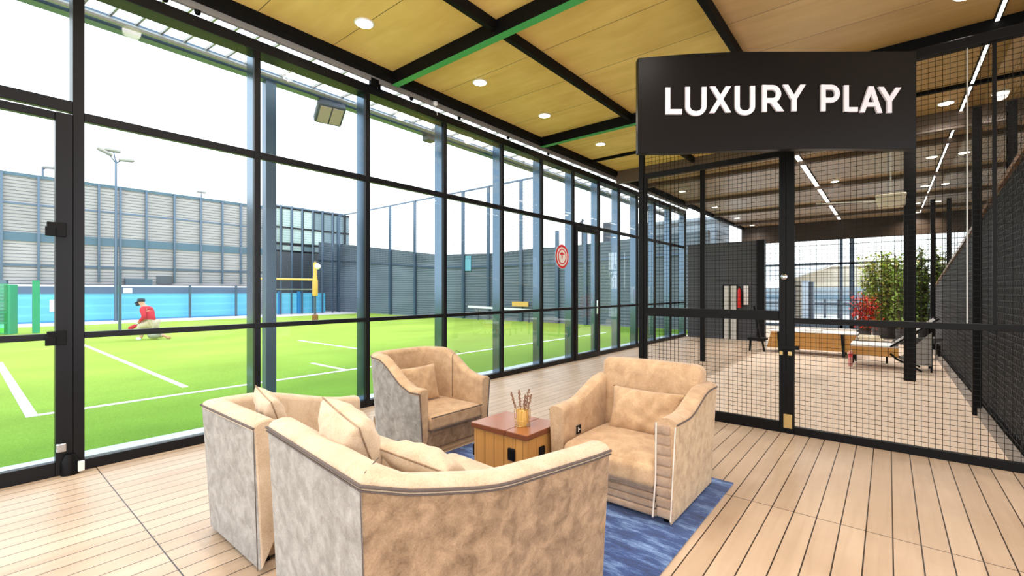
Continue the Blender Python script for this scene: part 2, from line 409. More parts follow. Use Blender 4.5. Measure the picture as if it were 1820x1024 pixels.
# nearest bay: glass door with patch fittings
d1 = struct(empty('door_1', (WX, -.2, 0)))
MB().box(WX-.19, WX, .60, .67, 0, 3.94).build('window_frame', M_frame, d1, bevel=.004)
MB().box(WX-.07, WX+.01, .50, .60, 0, 2.86).box(WX-.07, WX+.01, -1.5, -1.4, 0, 2.86).build('door_frame', M_frame, d1, bevel=.004)
MB().box(WX-.06, WX+.0, -1.4, .50, 2.80, 2.86).box(WX-.06, WX, -1.5, .60, 2.88, 2.97).box(WX-.05, WX+.0, -1.4, .50, 1.07, 1.12).box(WX-.06, WX+.01, -1.4, .50, 0, .11).build('crossbar', M_frame, d1, bevel=.004)
for z0, z1 in ((.11, 1.07), (1.12, 2.8), (2.97, 3.94)):
    MB().box(WX-.034, WX-.026, -1.4 if z1 < 3 else -1.5, .5 if z1 < 3 else .6, z0, z1).build('glass_pane', M_glass, d1)
for z in (1.93, 1.08):
    MB().box(WX+.01, WX+.04, .45, .56, z-.05, z+.06).box(WX+.02, WX+.05, .44, .5, z-.05, z+.02).build('hinge', M_black, d1, bevel=.004)
MB().lathe([(.055, 0), (.055, .10), (.03, .16)], (WX+.02, .58, 0), 16).build('floor_pivot', M_black, d1, smooth=True)
MB().box(WX+.02, WX+.05, .50, .56, .19, .26).build('door_stop', M_chrome, d1, bevel=.01)
MB().box(WX+.06, WX+.08, .62, .66, .02, .10).build('bracket', M_trim, d1, bevel=.004)

# small fittings on the head of the glass wall
p = MB().box(WX+.0, WX+.05, 3.3, 3.42, 4.04, 4.13).box(WX+.01, WX+.03, 3.42, 3.46, 4.02, 4.12).build('track_clamp', M_black, bevel=.006)
tag(p, 'black clamp on the grey track above the third mullion', 'bracket')
p = MB().soft((WX+.05, 4.35, 4.13), .035, .035, .04, .03).tube([(WX+.05, 4.35, 4.1), (WX+.06, 4.37, 4.02), (WX+.06, 4.38, 3.97)], .004).build('ceiling_sensor', M_trim, smooth=True)
tag(p, 'small white sensor with dangling lead beneath the ceiling edge', 'sensor')
for i, (y, w) in enumerate(((3.95, 'between the black clamp and the white sensor'), (4.85, 'just right of the white sensor'), (6.0, 'above the mullion left of the round red sticker'), (7.2, 'above the round red sticker window'), (1.2, 'above the large window beside the glass door'), (1.45, 'right one of the pair above the widest window'))):
    p = MB().lathe([(.02, -.02), (.028, 0), (.028, .02), (.01, .04)], (WX+.02, y, 4.075), 12).build('track_roller', M_blackm, smooth=True)
    tag(p, 'small black roller, '+w, 'roller', 'rollers above the glass wall')

# round red sticker on the glass
yy, dd = onX(1001, WX); zc = zat(456, dd)
st = empty('round_sticker', (WX-.02, yy, zc)); tag(st, 'round red and white emblem sticker on the glass wall', 'sticker')
def disc(mb, r0, r1, x, n=40, sc=1.0, dy=0, dz=0):
    vs = []
    for k in range(n):
        w = 2*math.pi*k/n
        vs += [(x, yy+dy+math.cos(w)*r0*sc, zc+dz+math.sin(w)*r0), (x, yy+dy+math.cos(w)*r1*sc, zc+dz+math.sin(w)*r1)]
    return mb.add(vs, [(2*k, 2*k+1, (2*k+3) % (2*n), (2*k+2) % (2*n)) for k in range(n)])
M_red = plain('sticker_red', (226,52,66), .5, 0, .03, 10); M_white = plain('sticker_white', (250,246,244), .5, 0, .02, 10)
R = .245
disc(MB(), 0, R, WX-.0250).build('backing', M_white, st)
disc(disc(MB(), R*.78, R*.97, WX-.0240), 0, R*.64, WX-.0240).build('red_ring', M_red, st)
disc(MB(), 0, R*.55, WX-.0232, sc=.9).build('shield', M_white, st)
mk = MB()
mk.add([(WX-.0224, yy+a*R, zc+b*R) for a, b in ((-.34,.24),(-.06,.36),(.36,.22),(.28,.10),(.06,.18),(.06,-.02),(-.02,-.30),(-.12,-.04),(-.06,.14),(-.26,.10))], [tuple(range(10))])
mk.build('emblem_mark', M_red, st)

# ------------------------------------------------------------------ mesh partition
def net(mb, o, u, v, w, h, sp_, r, wob=0):
    o = Vector(o); u = Vector(u); v = Vector(v); n = int(w/sp_); k = int(h/sp_)
    for i in range(1, n+1):
        x = i*w/(n+1)
        mb.bar(o+u*x, o+u*x+v*h, r, r)
    for j in range(1, k+1):
        z = j*h/(k+1)
        mb.bar(o+v*z, o+v*z+u*w, r, r)
    return mb
xl = onY(1141, FY)[0]; xd = onY(1398, FY)[0]; xd0 = onY(1150, FY)[0]
# left post + swinging mesh door = door_3
d3 = struct(empty('door_3', ((xl+xd)/2, FY, 0)))
fr = MB()
fr.box(xl-.03, xl+.03, FY-.03, FY+.03, 0, 3.5)
fr.build('door_post', M_black, d3, bevel=.004)
lf = MB(); a, b = xl+.035, xd-.005
lf.box(a, a+.03, FY-.025, FY+.025, 0, 2.9).box(b-.06, b, FY-.025, FY+.025, 0, 2.9)
lf.box(a+.03, b-.06, FY-.025, FY+.025, 0, .11).box(a+.03, b-.06, FY-.025, FY+.025, 2.84, 2.9)
lf.box(a+.03, b-.06, FY-.03, FY+.03, 1.15, 1.25)
lf.build('door_leaf_frame', M_black, d3, bevel=.004)
net(MB(), (a, FY, .11), (1,0,0), (0,0,1), b-a, 1.04, .046, .0034).build('wire_mesh', M_wire, d3)
net(MB(), (a, FY, 1.25), (1,0,0), (0,0,1), b-a, 2.25, .046, .0034).build('wire_mesh', M_wire, d3)
MB().box(b-.05, b+.12, FY-.05, FY-.03, .86, .90).box(b-.045, b-.01, FY-.055, FY-.03, .80, .84).build('latch_bar', M_black, d3, bevel=.003)
MB().box(b-.05, b-.02, FY-.06, FY-.03, .80, .84).build('door_lock', M_brass, d3, bevel=.004)
MB().lathe([(.015, 0), (.03, .01), (.03, .025), (.01, .035)], (0,0,0), 16).build('push_button', M_chrome, d3).matrix_basis = Matrix.Translation((b-.01, FY-.03, 1.60)) @ Matrix.Rotation(math.pi/2, 4, 'X')
MB().box(b-.015, b+.06, FY-.055, FY-.03, .06, .20).build('kick_plate', M_brass, d3, bevel=.003)
# fixed panels to the right
fp = empty('mesh_fence', (0, FY, 0)); tag(fp, 'black framed wire mesh fence panel right of the mesh door', 'fence')
x0, x1 = xd, 1.05
MB().box(x0, x0+.07, FY-.03, FY+.03, 0, 3.5).build('post', M_black, fp, bevel=.004)
MB().box(x0+.07, x1, FY-.03, FY+.03, 0, .075).build('bottom_rail', M_black, fp, bevel=.004)
MB().box(x0+.07, x1, FY-.035, FY+.035, 1.125, 1.18).build('middle_rail', M_black, fp, bevel=.004)
MB().box(xl-.03, x1, FY-.04, FY+.04, 3.5, 3.585).build('top_rail', M_black, fp, bevel=.006)
MB().box(.508, .518, FY-.012, FY+.012, 1.18, 3.5).build('slim_post', M_grey, fp, bevel=.003)
MB().box(.66, .685, FY-.015, FY+.015, 1.18, 3.5).build('slim_post', M_black, fp, bevel=.003)
net(MB(), (x0+.07, FY, .075), (1,0,0), (0,0,1), x1-x0-.07, 1.05, .046, .0034).build('wire_mesh', M_wire, fp)
net(MB(), (x0+.07, FY, 1.18), (1,0,0), (0,0,1), x1-x0-.07, 2.32, .046, .0034).build('wire_mesh', M_wire, fp)
MB().box(x0+.02, x0+.055, FY-.06, FY-.03, .80, .84).build('keeper', M_brass, fp, bevel=.004)

# ------------------------------------------------------------------ sign
DS = 3.95
sg = empty('overhead_sign'); sg.rotation_euler = (0, 0, TH); sg.location = (-SN*DS, CS*DS, 0)
tag(sg, 'big dark sign reading LUXURY PLAY hung above the mesh door', 'sign')
def child_local(mb, name, mat, parent, **k):
    o = mb.build(name, mat, **k); o.parent = parent; return o
def U(px): return (px-910)/F*DS
def V(py): return H-(py-HY)/F*DS
poly = [(1134,272),(1134,103),(1180,99),(1230,95),(1290,92.5),(1350,91.5),(1629,91),(1629,265),(1500,264),(1400,264.5),(1280,268),(1200,272)]
child_local(MB().prism([(U(x), V(y)) for x, y in poly], lambda p: (p[0], 0, p[1]), lambda p: (p[0], .07, p[1])), 'sign_board', M_signb, sg, bevel=.004)
cur = [None]
def stroke(pts, w, closed=False):
    lets = cur[0]
    P = [Vector((U(x), V(y))) for x, y in pts]; w = w/F*DS; n = len(P)
    L_, R_ = [], []
    for i, p in enumerate(P):
        t0 = (p-P[i-1]).normalized() if i > 0 else None
        t1 = (P[i+1]-p).normalized() if i < n-1 else None
        t = ((t0 or t1)+(t1 or t0)).normalized(); nn = Vector((-t.y, t.x)); k = 1.0
        if t0 and t1: k = 1/max(.5, nn.dot(Vector((-t0.y, t0.x))))
        if not (t0 and t1) and abs(t.y) > .5:
            hx = Vector((math.copysign(w/2/abs(t.y), nn.x), 0)); L_.append(p+hx); R_.append(p-hx); continue
        L_.append(p+nn*w/2*k); R_.append(p-nn*w/2*k)
    lets.k = getattr(lets, 'k', 0)+1; e = .0006*lets.k
    for i in range(n-1):
        q = [L_[i], L_[i+1], R_[i+1], R_[i]]
        lets.prism(q, lambda p: (p[0], -.001, p[1]), lambda p: (p[0], -.018-e, p[1]))
W = 8.2
def Ul(x0, x1, y0, y1):
    cx = (x0+x1)/2; r = (x1-x0)/2
    pts = [(x0, y0)]+[(cx-r*math.cos(a*math.pi/12), y1-r*.85+r*.85*math.sin(a*math.pi/12)) for a in range(13)]+[(x1, y0)]
    stroke(pts, W)
def bowl(x0, y0, y1, r): stroke([(x0, y0)]+[(x0+18+r*math.sin(a*math.pi/10), (y0+y1)/2-(y1-y0)/2*math.cos(a*math.pi/10)) for a in range(11)]+[(x0, y1)], 8.5)
def glyph(fn):
    cur[0] = MB(); fn(); child_local(cur[0], 'letter', M_letter, sg)
glyph(lambda: (stroke([(1186,157),(1186,204.5)], W), stroke([(1182,200),(1211,200)], 9)))
glyph(lambda: Ul(1221, 1250, 156, 203))
glyph(lambda: (stroke([(1265,155),(1293,201)], W), stroke([(1293,155),(1264,202)], W)))
glyph(lambda: Ul(1309, 1336, 154, 202))
glyph(lambda: (stroke([(1357,152.5),(1357,200)], W), bowl(1353, 157, 180, 11), stroke([(1369,178),(1385,199)], 10)))
glyph(lambda: (stroke([(1394,152),(1409,178)], W), stroke([(1425,152),(1409,178)], W), stroke([(1409.5,174),(1409.5,199)], W)))
glyph(lambda: (stroke([(1461,152),(1461,199)], W), bowl(1457, 156.5, 179.5, 11)))
glyph(lambda: (stroke([(1502,153),(1502,200)], W), stroke([(1498,196),(1522,196)], 8)))
glyph(lambda: (stroke([(1530,201),(1545.5,155)], W), stroke([(1561,202),(1545.5,155)], W), stroke([(1535,187),(1557,187)], 7.5)))
glyph(lambda: (stroke([(1563,156),(1578,180)], W), stroke([(1594,157),(1578,181)], W), stroke([(1578,177),(1578,202)], W)))
for xx in (U(1200), U(1480)):                                     # arms back to the fence's top rail
    wpt = Vector((-SN*DS+CS*xx, CS*DS+SN*xx, 3.3))
    MB().bar(wpt+Vector((0,.02,0)), (wpt.x, FY-.05, 3.3), .04).bar((wpt.x, FY-.065, 3.28), (wpt.x, FY-.065, 3.54), .04).build('support_arm', M_black, sg)

# ------------------------------------------------------------------ side screen of the hall
M_dslat = stripes('dark_slats', (52,44,40), (22,18,17), 9, .5, mixn=.3)
struct(MB().box(1.3, 1.4, FY-.1, BY, 0, CZ).build('wall_right', M_dslat))
def hexnet(mb, X, y0, y1, zf, a=.05, r=.004, dy=.11):
    # chicken wire: columns of hexagons, zf(y) = top
    dz = a*1.25; nrow = int(3.6/dz)
    for j in range(nrow):
        z = .1+j*dz; offy = (j % 2)*dy/2; y = y0+offy
        while y < y1:
            if z+a < zf(y):
                A = (X, y-dy/2, z+a*.25); B = (X, y, z); C = (X, y+dy/2, z+a*.25); D = (X, y, z-a*.7)
                for p, q in ((A, B), (B, C), (B, D)):
                    p = Vector(p); q = Vector(q); t = (q-p).normalized(); s1 = Vector((0, -t.z, t.y))*r/2; s2 = Vector((r*.6, 0, 0))
                    mb.add([p-s1, p+s1, p-s2, q-s1, q+s1, q-s2], [(0,1,4,3),(1,2,5,4),(2,0,3,5)])
            y += dy
    return mb
ss = empty('side_screen', (SX, 10, 0)); tag(ss, 'dark side screen with hexagonal netting along the hall right edge', 'screen')
def ztop(y): return 2.69-(y-5.5)*.112
MB().prism([(FY+.05, 0), (17, 0), (17, ztop(17)), (FY+.05, ztop(FY))], lambda p: (SX+.03, p[0], p[1]), lambda p: (SX+.05, p[0], p[1])).build('solid_panel', M_blackm, ss)
MB().bar((SX+.02, FY+.05, ztop(FY)), (SX+.02, 17, ztop(17)), .04, .05).build('sloping_rail', plain('rail_wood', (150,112,84), .3, .3), ss)
hexnet(MB(), SX, FY+.08, 15, ztop).build('hexagonal_netting', M_hexw, ss)
hexnet(MB(), SX-.001, FY+.08, 13, lambda y: 3.55 if True else 0, a=.05, r=.0025).build('upper_netting', M_wire, ss)
MB().box(SX+.06, SX+.07, FY+.05, 17, 0, 3.9).build('glass_panel', M_glassd, ss)
MB().box(SX-.08, SX-.02, FY+.05, 17, 0, .09).build('kerb', plain('kerb_grey', (150,140,132), .6), ss)
for (px, py) in ((1727, 737), (1673, 629)):
    g = G(px, py); MB().box(SX-.12, SX-.04, g.y-.04, g.y+.04, 0, 3.6).build('post', M_black, ss, bevel=.004)
# LED strips
def ledstrip(x, y0, y1, w, label):
    r = empty('led_strip', (x, (y0+y1)/2, CZ)); tag(r, label, 'light')
    MB().box(x-w/2-.012, x+w/2+.012, y0, y1, CZ-.03, CZ-.001).build('channel', M_blackm, r)
    k = MB(); y = y0+.02
    while y < y1: k.box(x-w/2, x+w/2, y, min(y+1.5, y1), CZ-.034, CZ-.0301); y += 1.53
    k.build('diffuser', M_led, r)
ledstrip(.86, 4.6, 21.5, .03, 'thin light strip on the ceiling above the dark side screen')
ledstrip(-1.45, 10.6, 21.6, .09, 'broad light strip running down the hall ceiling behind the mesh door')

# ------------------------------------------------------------------ downlights
def downlight(x, y, label, r=.085, power=SPOT_POWER, grp=None):
    e = empty('ceiling_downlight', (x, y, CZ)); tag(e, label, 'downlight', grp)
    MB().lathe([(r*1.18, 0), (r*1.2, -.006), (r*1.02, -.012), (r, -.004)], (x, y, CZ-.001), 28).build('trim_ring', M_trim, e, smooth=30)
    MB().lathe([(r*.2, -.011), (r*.97, -.013), (r*.97, -.0125)], (x, y, CZ-.002), 28).build('lens', M_lens, e)
    l = bpy.data.lights.new('lamp', 'SPOT'); l.energy = power; l.color = (1, .93, .84); l.spot_size = math.radians(150); l.spot_blend = .9; l.shadow_soft_size = .08
    lo = bpy.data.objects.new('lamp', l); COL.objects.link(lo); lo.location = (0, 0, -.03); lo.parent = e
    return e
T = 'recessed downlight over the glass wall side, '
g1 = 'downlights beside the glass wall'; g2 = 'downlights along the right side'; g3 = 'downlights in the middle of the hall'
for y, w in ((2.71, 'the nearest and largest in the ply ceiling'), (4.46, 'second nearest, above the round armchair'), (5.95, 'third, left of the sign'), (7.78, 'fourth, just left of the sign edge')):
    downlight(-4.22, y, T+w, grp=g1)
for y, w in ((10.2, 'first behind the sign'), (12.9, 'nearest seen under the sign'), (16.0, 'second seen under the sign'), (18.9, 'third seen under the sign'), (21.4, 'farthest seen under the sign')):
    downlight(-4.45, y, T+w, grp=g1, power=SPOT_POWER*1.5)
for x, y, w in ((.57, 6.05, 'nearest, cut by the top of the picture'), (.66, 9.35, 'first behind the mesh right of the sign'), (.80, 12.9, 'second behind the mesh right of the sign'), (.85, 16.3, 'third behind the mesh right of the sign'), (.80, 19.4, 'fourth behind the mesh right of the sign'), (.85, 21.6, 'farthest right of the sign')):
    downlight(x if x < .7 else x-.1, y, 'recessed downlight on the right side, '+w, grp=g2, power=SPOT_POWER*2)
for x, y, w in ((-1.7, 11.9, 'beside the near end of the light strip'), (-1.05, 14.2, 'right of the light strip'), (-1.05, 17.7, 'farther, right of the light strip')):
    downlight(x, y, 'recessed downlight in the middle of the hall, '+w, grp=g3, power=SPOT_POWER*2.4)
for x in (-3.9, -2.2, -.4, 1.6):                                   # unseen lamps added above the frame to brighten the lounge
    for y in (-1.9, -.3, 1.2):
        downlight(x, y, 'added unseen fill downlight over the lounge, outside the picture above', grp='added fill lights over the lounge')
downlight(-.4, 2.9, 'added unseen fill downlight over the lounge, outside the picture above', grp='added fill lights over the lounge')
downlight(-2.2, 2.5, 'added unseen fill downlight over the lounge, outside the picture above', grp='added fill lights over the lounge')
# ------------------------------------------------------------------ lounge seating
def shell(pts, th, center, taper=.05, zb=.03, zin=.2, mats=None, seg_out=None, flat_end=True):
    """upholstered wall along an open plan path; pts = (x, y, ztop); seg_out(i) -> outer material index"""
    n = len(pts); P = [Vector((p[0], p[1])) for p in pts]; c = Vector(center[:2])
    nin = []
    for i in range(n):
        t0 = (P[i]-P[i-1]).normalized() if i else None; t1 = (P[i+1]-P[i]).normalized() if i < n-1 else None
        t = ((t0 or t1)+(t1 or t0)).normalized(); q = Vector((-t.y, t.x))
        k = 1.0
        if t0 and t1: k = 1/max(.6, abs(q.dot(Vector((-t0.y, t0.x)))))
        nin.append((q, k))
    mid = n//2
    sgn = 1 if nin[mid][0].dot(c-P[mid]) > 0 else -1
    prof = [(taper, zb, 0), (taper*.5, .5, 0), (0, -.045, 1), (.0, -.028, 1), (.006, -.012, 1), (.025, 0, 1), (th*.5, .006, 1), (th-.025, 0, 1), (th-.007, -.012, 1), (th, -.035, 1), (th, -.2, 1), (th, zin, 0)]
    K = len(prof); mb = MB(); vs = []
    for i, (q, k) in enumerate(nin):
        for off, z, rel in prof:
            zz = pts[i][2]+z if rel else (z if z != .5 else pts[i][2]*.5)
            p = P[i]+q*sgn*k*off
            vs.append((p.x, p.y, zz))
    fs = []; ms = []
    for i in range(n-1):
        for k in range(K-1):
            a = i*K+k; fs.append((a, a+1, a+K+1, a+K)); ms.append((seg_out(i) if seg_out else 0) if k < 2 else 1)
    o = len(mb.v); mb.v += vs
    for f, m_ in zip(fs, ms): mb.f.append(list(f)); mb.m.append(m_)
    mb.f.append([k for k in range(K)]); mb.m.append(1)
    mb.f.append([(n-1)*K+k for k in range(K)][::-1]); mb.m.append(1)
    pipe = [Vector((P[i].x-nin[i][0].x*sgn*.003, P[i].y-nin[i][0].y*sgn*.003, pts[i][2]-.03)) for i in range(n)]
    return mb, pipe, [(nin[0], P[0]), (nin[-1], P[-1])], sgn
def smoothstep(t): t = max(0, min(1, t)); return t*t*(3-2*t)

# --- round tub chair by the glass wall (faces +X)
A = empty('tub_armchair', (-3.5, 2.95, 0)); tag(A, 'beige round-backed tub armchair beside the glass wall behind the wooden trunk', 'armchair')
pa = []
y0a, y1a, xf, xb = 2.50, 3.40, -3.08, -3.99
cy = (y0a+y1a)/2; hw = (y1a-y0a)/2
N = 40
for i in range(N+1):
    s = -math.pi/2+math.pi*i/N
    e = .5
    cx_ = math.copysign(abs(math.cos(s))**e, math.cos(s)); sy_ = math.copysign(abs(math.sin(s))**e, math.sin(s))
    x = -3.35-cx_*(-3.35-xb); y = cy+sy_*hw
    pa.append([x, y, 0])
pa = [[xf, y0a, 0], [-3.2, y0a-.004, 0]]+pa+[[-3.2, y1a+.004, 0], [xf, y1a, 0]]
for p in pa:
    p[2] = .605+.243*smoothstep((xf-.12-p[0])/.5)
mb, pipe, ends, sg_ = shell(pa, .115, (-3.4, 2.95), .05, .03)
mb.build('upholstered_shell', [M_suede_daytint, M_suede], A, smooth=60, weld=True, bevel=.012)
MB().tube([(-3.50, y1a-.004, .80), (-3.50, y1a-.06, .83), (-3.50, y1a-.117, .78), (-3.50, y1a-.119, .36)], .003, 6).build('seam', M_pipe, A, smooth=True)
MB().tube(pipe, .006, 6).tube([(xf+.004, y0a+.008, .575), (xf-.0, y0a+.05, .04)], .005, 6).tube([(xf+.004, y1a-.008, .575), (xf, y1a-.05, .04)], .005, 6).build('piping', M_pipe, A, smooth=True)
MB().soft((-3.47, cy, .285), .40, .325, .065, .035, crown=.012, seed=3, wr=.001).build('seat_cushion', M_suede, A, smooth=True)
MB().tube([(-3.066, y0a+.13, .345), (-3.066, y1a-.13, .345)], .005, 6).tube([(-3.066, y0a+.13, .232), (-3.066, y1a-.13, .232)], .004, 6).build('seat_piping', M_pipe, A)
MB().box(-3.9, -3.10, y0a+.1, y1a-.1, .06, .225).build('front_panel', M_suedeb, A, bevel=.01)
MB().box(-3.85, -3.13, y0a+.08, y1a-.08, .0, .055).build('plinth', M_suedel, A, bevel=.01)
pl = MB().pillow(.50, .36, .13, seed=4, M=Matrix.Translation((-3.60, 2.91, .53)) @ Matrix.Rotation(math.radians(90), 4, 'Z') @ Matrix.Rotation(math.radians(-14), 4, 'X')).build('throw_pillow', M_suede, smooth=80, weld=True)
tag(pl, 'flat tan pillow leaning in the round tub armchair by the glass', 'pillow')

# --- square armchair at right (faces the camera, -Y)
B = empty('lounge_armchair', (-1.45, 3.2, 0)); tag(B, 'beige square armchair with ribbed front at the blue rug corner, facing the camera', 'armchair')
pb = []
def hB(t): return .645+.125*smoothstep((t-.25)/.6)
for i in range(13): t = i/12; pb.append((-.985+.0*t, 2.76+.82*t, hB(t)+.025*(1-t)))
for i in range(1, 5): w = i/5*math.pi/2; pb.append((-.985-.06*(1-math.cos(w)), 3.58+.06*math.sin(w), .77))
for i in range(9): t = i/8; pb.append((-1.045-.81*t, 3.64, .77))
for i in range(1, 5): w = i/5*math.pi/2; pb.append((-1.855-.06*math.sin(w), 3.58+.06*math.cos(w), .77))
for i in range(13): t = 1-i/12; pb.append((-1.915, 2.76+.82*t, hB(t)-.03*(1-t)))
mb, pipe, ends, sg_ = shell(pb, .12, (-1.45, 3.0), .035, .03)
mb.build('upholstered_shell', [suede('tan_suede', (196,170,136), (160,132,102), 14), M_suede], B, smooth=55, weld=True, bevel=.014)
MB().tube(pipe, .0055, 6).build('piping', M_pipe, B, smooth=True)
MB().tube([(-1.108, 2.752, .64), (-1.112, 2.75, .3), (-1.13, 2.75, .05)], .0055, 6).tube([(-.99, 2.752, .63), (-1.02, 2.752, .05)], .004, 6).build('front_piping', M_pipel, B, smooth=True)
arm = MB()
for i in range(9): arm.soft((-1.058-.002*i, 2.765, .09+.064*i), .052, .014, .031, .012, n=4)
arm.build('ribbed_arm_front', M_suedes, B, smooth=True, weld=True)
rib = MB()
for i in range(4): rib.soft((-1.45, 2.80, .065+.048*i), .335, .03, .0245, .016, n=6)
rib.build('ribbed_front', M_suedes, B, smooth=True)
MB().box(-1.8, -1.1, 2.82, 3.55, .03, .22).build('seat_base', M_suedeb, B, bevel=.01)
MB().soft((-1.45, 3.07, .30), .34, .34, .085, .05, crown=.03, seed=5, wr=.002, n=20).build('seat_cushion', M_suede, B, smooth=True)
MB().soft((-1.45, 3.50, .60), .40, .095, .30, .06, tilt=math.radians(-4), crown=.008, seed=6, wr=.0015, n=18).build('back_cushion', M_suede, B, smooth=True)
MB().box(-1.80, -1.792, 2.93, 3.0, .38, .455).build('control_plate', M_chrome, B, bevel=.003)
MB().box(-1.792, -1.789, 2.935, 2.995, .388, .447).build('control_button', M_black, B)
MB().box(-1.789, -1.787, 2.955, 2.962, .40, .435).box(-1.789, -1.787, 2.968, 2.98, .412, .42).build('control_mark', M_white, B)
for xx in (-1.84, -1.06):
    for yy2 in (2.84, 3.56): MB().box(xx-.025, xx+.025, yy2-.025, yy2+.025, .012, .035).build('foot', M_blackm, B)
pl = MB().pillow(.56, .34, .15, seed=9, n=26, wr=.008, M=Matrix.Translation((-1.42, 3.30, .54)) @ Matrix.Rotation(math.radians(-16), 4, 'X')).build('throw_pillow', M_suede, smooth=80, weld=True)
tag(pl, 'wide wrinkled tan pillow leaning in the square armchair by the mesh door', 'pillow')

# --- front armchair (nearest the camera)
Cc = empty('corner_sofa', (-1.8, 1.45, 0)); tag(Cc, 'nearest large beige sofa seat seen from behind, with sweeping curved arm on its right', 'sofa')
def gz(px, py, z): v = G(px, py, z); return (v.x, v.y, z)
left = gz(475, 748, .84); corner = gz(641, 848, .84)
lv = Vector(left); cv = Vector(corner)
dirn = (lv-cv).normalized()
perp = Vector((dirn.y, -dirn.x, 0));  perp = perp if perp.y > 0 else -perp
pc = []
for i in range(9): t = i/8; q = lv.lerp(cv, t); pc.append((q.x, q.y, .84))
NL = len(pc)
ctrl = [gz(641,848,.84), gz(700,856,.808), gz(791,855,.768), gz(883,849,.735), gz(960,829,.715), gz(1021,811,.705), gz(1060,799,.70), gz(1085,790,.698)]
def catmull(ps, k=6):
    out = []
    for i in range(len(ps)-1):
        p0 = Vector(ps[max(0, i-1)]); p1 = Vector(ps[i]); p2 = Vector(ps[i+1]); p3 = Vector(ps[min(len(ps)-1, i+2)])
        for j in range(k):
            t = j/k
            out.append(.5*((2*p1)+(-p0+p2)*t+(2*p0-5*p1+4*p2-p3)*t*t+(-p0+3*p1-3*p2+p3)*t**3))
    out.append(Vector(ps[-1])); return out
for v in catmull(ctrl)[1:]: pc.append((v.x, v.y, v.z))
cor = Vector(pc[NL-1][:2])
pc = [p for k, p in enumerate(pc) if k == NL-1 or (Vector(p[:2])-cor).length > (.10 if k < NL else .14)]
NL = min(range(len(pc)), key=lambda k: (Vector(pc[k][:2])-cor).length)+1
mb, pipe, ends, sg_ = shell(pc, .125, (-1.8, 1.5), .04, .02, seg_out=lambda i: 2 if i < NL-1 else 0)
mb.build('upholstered_shell', [M_suedeb, M_suedel, M_suede_daytint], Cc, smooth=50, weld=True, bevel=.012)
MB().tube(pipe, .0065, 8).tube([p+Vector((0,0,-.016)) for p in pipe], .0035, 6).build('piping', M_pipe, Cc, smooth=True)
cb = Vector(pipe[NL-1]); inn = (Vector((-1.8, 1.5, cb.z))-cb); inn.z = 0; inn.normalize()
MB().tube([cb+Vector((0,0,-.01)), cb+inn*.04+Vector((0,0,.03)), cb+inn*.165+Vector((0,0,.035))], .002, 6).tube([cb+Vector((0,0,-.01)), cb+inn*.035+Vector((0,0,-.45)), cb+inn*.055+Vector((0,0,-.78))], .0018, 6).build('corner_seam', M_pipe, Cc)
MB().soft((-1.74, 1.55, .345), .46, .46, .085, .05, rot=math.radians(-4), crown=.02, n=16).build('seat_cushion', M_suedel, Cc, smooth=True)
MB().box(-2.21, -1.35, 1.05, 1.95, .03, .27).build('seat_base', M_suedeb, Cc, bevel=.01)
for xx, yy2 in ((-2.1, 1.1), (-1.42, 1.05), (-2.1, 1.8), (-1.4, 1.85)): MB().box(xx-.025, xx+.025, yy2-.025, yy2+.025, 0, .04).build('foot', M_blackm, Cc)
def pil(px, py, d, w, h, t, rz, rx, ry, seed, label, mat=M_suedel, piping=True, wr=.005):
    r = (px-910)/F
    pos = Vector(((-SN+r*CS)*d, (CS+r*SN)*d, zat(py, d)))
    M = Matrix.Translation(pos) @ Matrix.Rotation(math.radians(rz), 4, 'Z') @ Matrix.Rotation(math.radians(ry), 4, 'Y') @ Matrix.Rotation(math.radians(rx), 4, 'X')
    o = MB().pillow(w, h, t, seed=seed, n=28, wr=wr, M=M).build('throw_pillow', mat, smooth=80, weld=True)
    tag(o, label, 'pillow')
    if piping:
        ps = []
        n = 28
        for k in range(4*n+1):
            q = k/n; sd = int(q) % 4; f = q-int(q)
            a, b = [(-1+2*f, -1), (1, -1+2*f), (1-2*f, 1), (-1, 1-2*f)][sd]
            pull = 1-.07*(1-abs(b)**2)*abs(a)**3; pull2 = 1-.07*(1-abs(a)**2)*abs(b)**3
            ps.append(M @ Vector((a*w/2*pull, 0, b*h/2*pull2)))
        MB().tube(ps, .0038, 6).build('piping', M_suedeb, o, smooth=True)
    return o
pil(622, 776, 1.98, .36, .27, .19, -6, 24, 10, 11, 'plump beige pillow leaning on the back of the nearest sofa seat')
pil(752, 822, 1.95, .36, .22, .14, 14, 66, 8, 12, 'low beige pillow lying beside the curved arm of the nearest sofa seat')

# --- left armchair
D = empty('side_sofa', (-2.9, 1.45, 0)); tag(D, 'leftmost beige sofa seat with narrow back tinted grey as by daylight, next to the glass wall', 'sofa')
dl = gz(358, 711, .79); dr = gz(451, 752, .79)
dl = Vector(dl); dr = Vector(dr)
fl = Vector((-3.33, 2.02, 0)); frr = Vector((dr.x+.0, 1.95, 0))
pd = []
for i in range(8): t = i/8; q = fl.lerp(dl, t); pd.append((q.x, q.y, .62+.17*smoothstep(t*1.2)))
for i in range(7): t = i/6; q = dl.lerp(dr, t); pd.append((q.x, q.y, .79))
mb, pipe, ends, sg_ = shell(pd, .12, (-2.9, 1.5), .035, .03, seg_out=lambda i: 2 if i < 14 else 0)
mb.build('upholstered_shell', [M_suedeb, M_suedel, M_suede_daytint], D, smooth=50, weld=True, bevel=.012)
MB().tube(pipe, .006, 8).build('piping', M_pipe, D, smooth=True)
c0 = Vector(pipe[14]); MB().tube([c0, c0+Vector((-.035, .035, -.74))], .002, 6).build('corner_seam', M_pipe, D)
MB().soft((-2.84, 1.54, .33), .30, .43, .085, .05, crown=.02).build('seat_cushion', M_suedel, D, smooth=True)
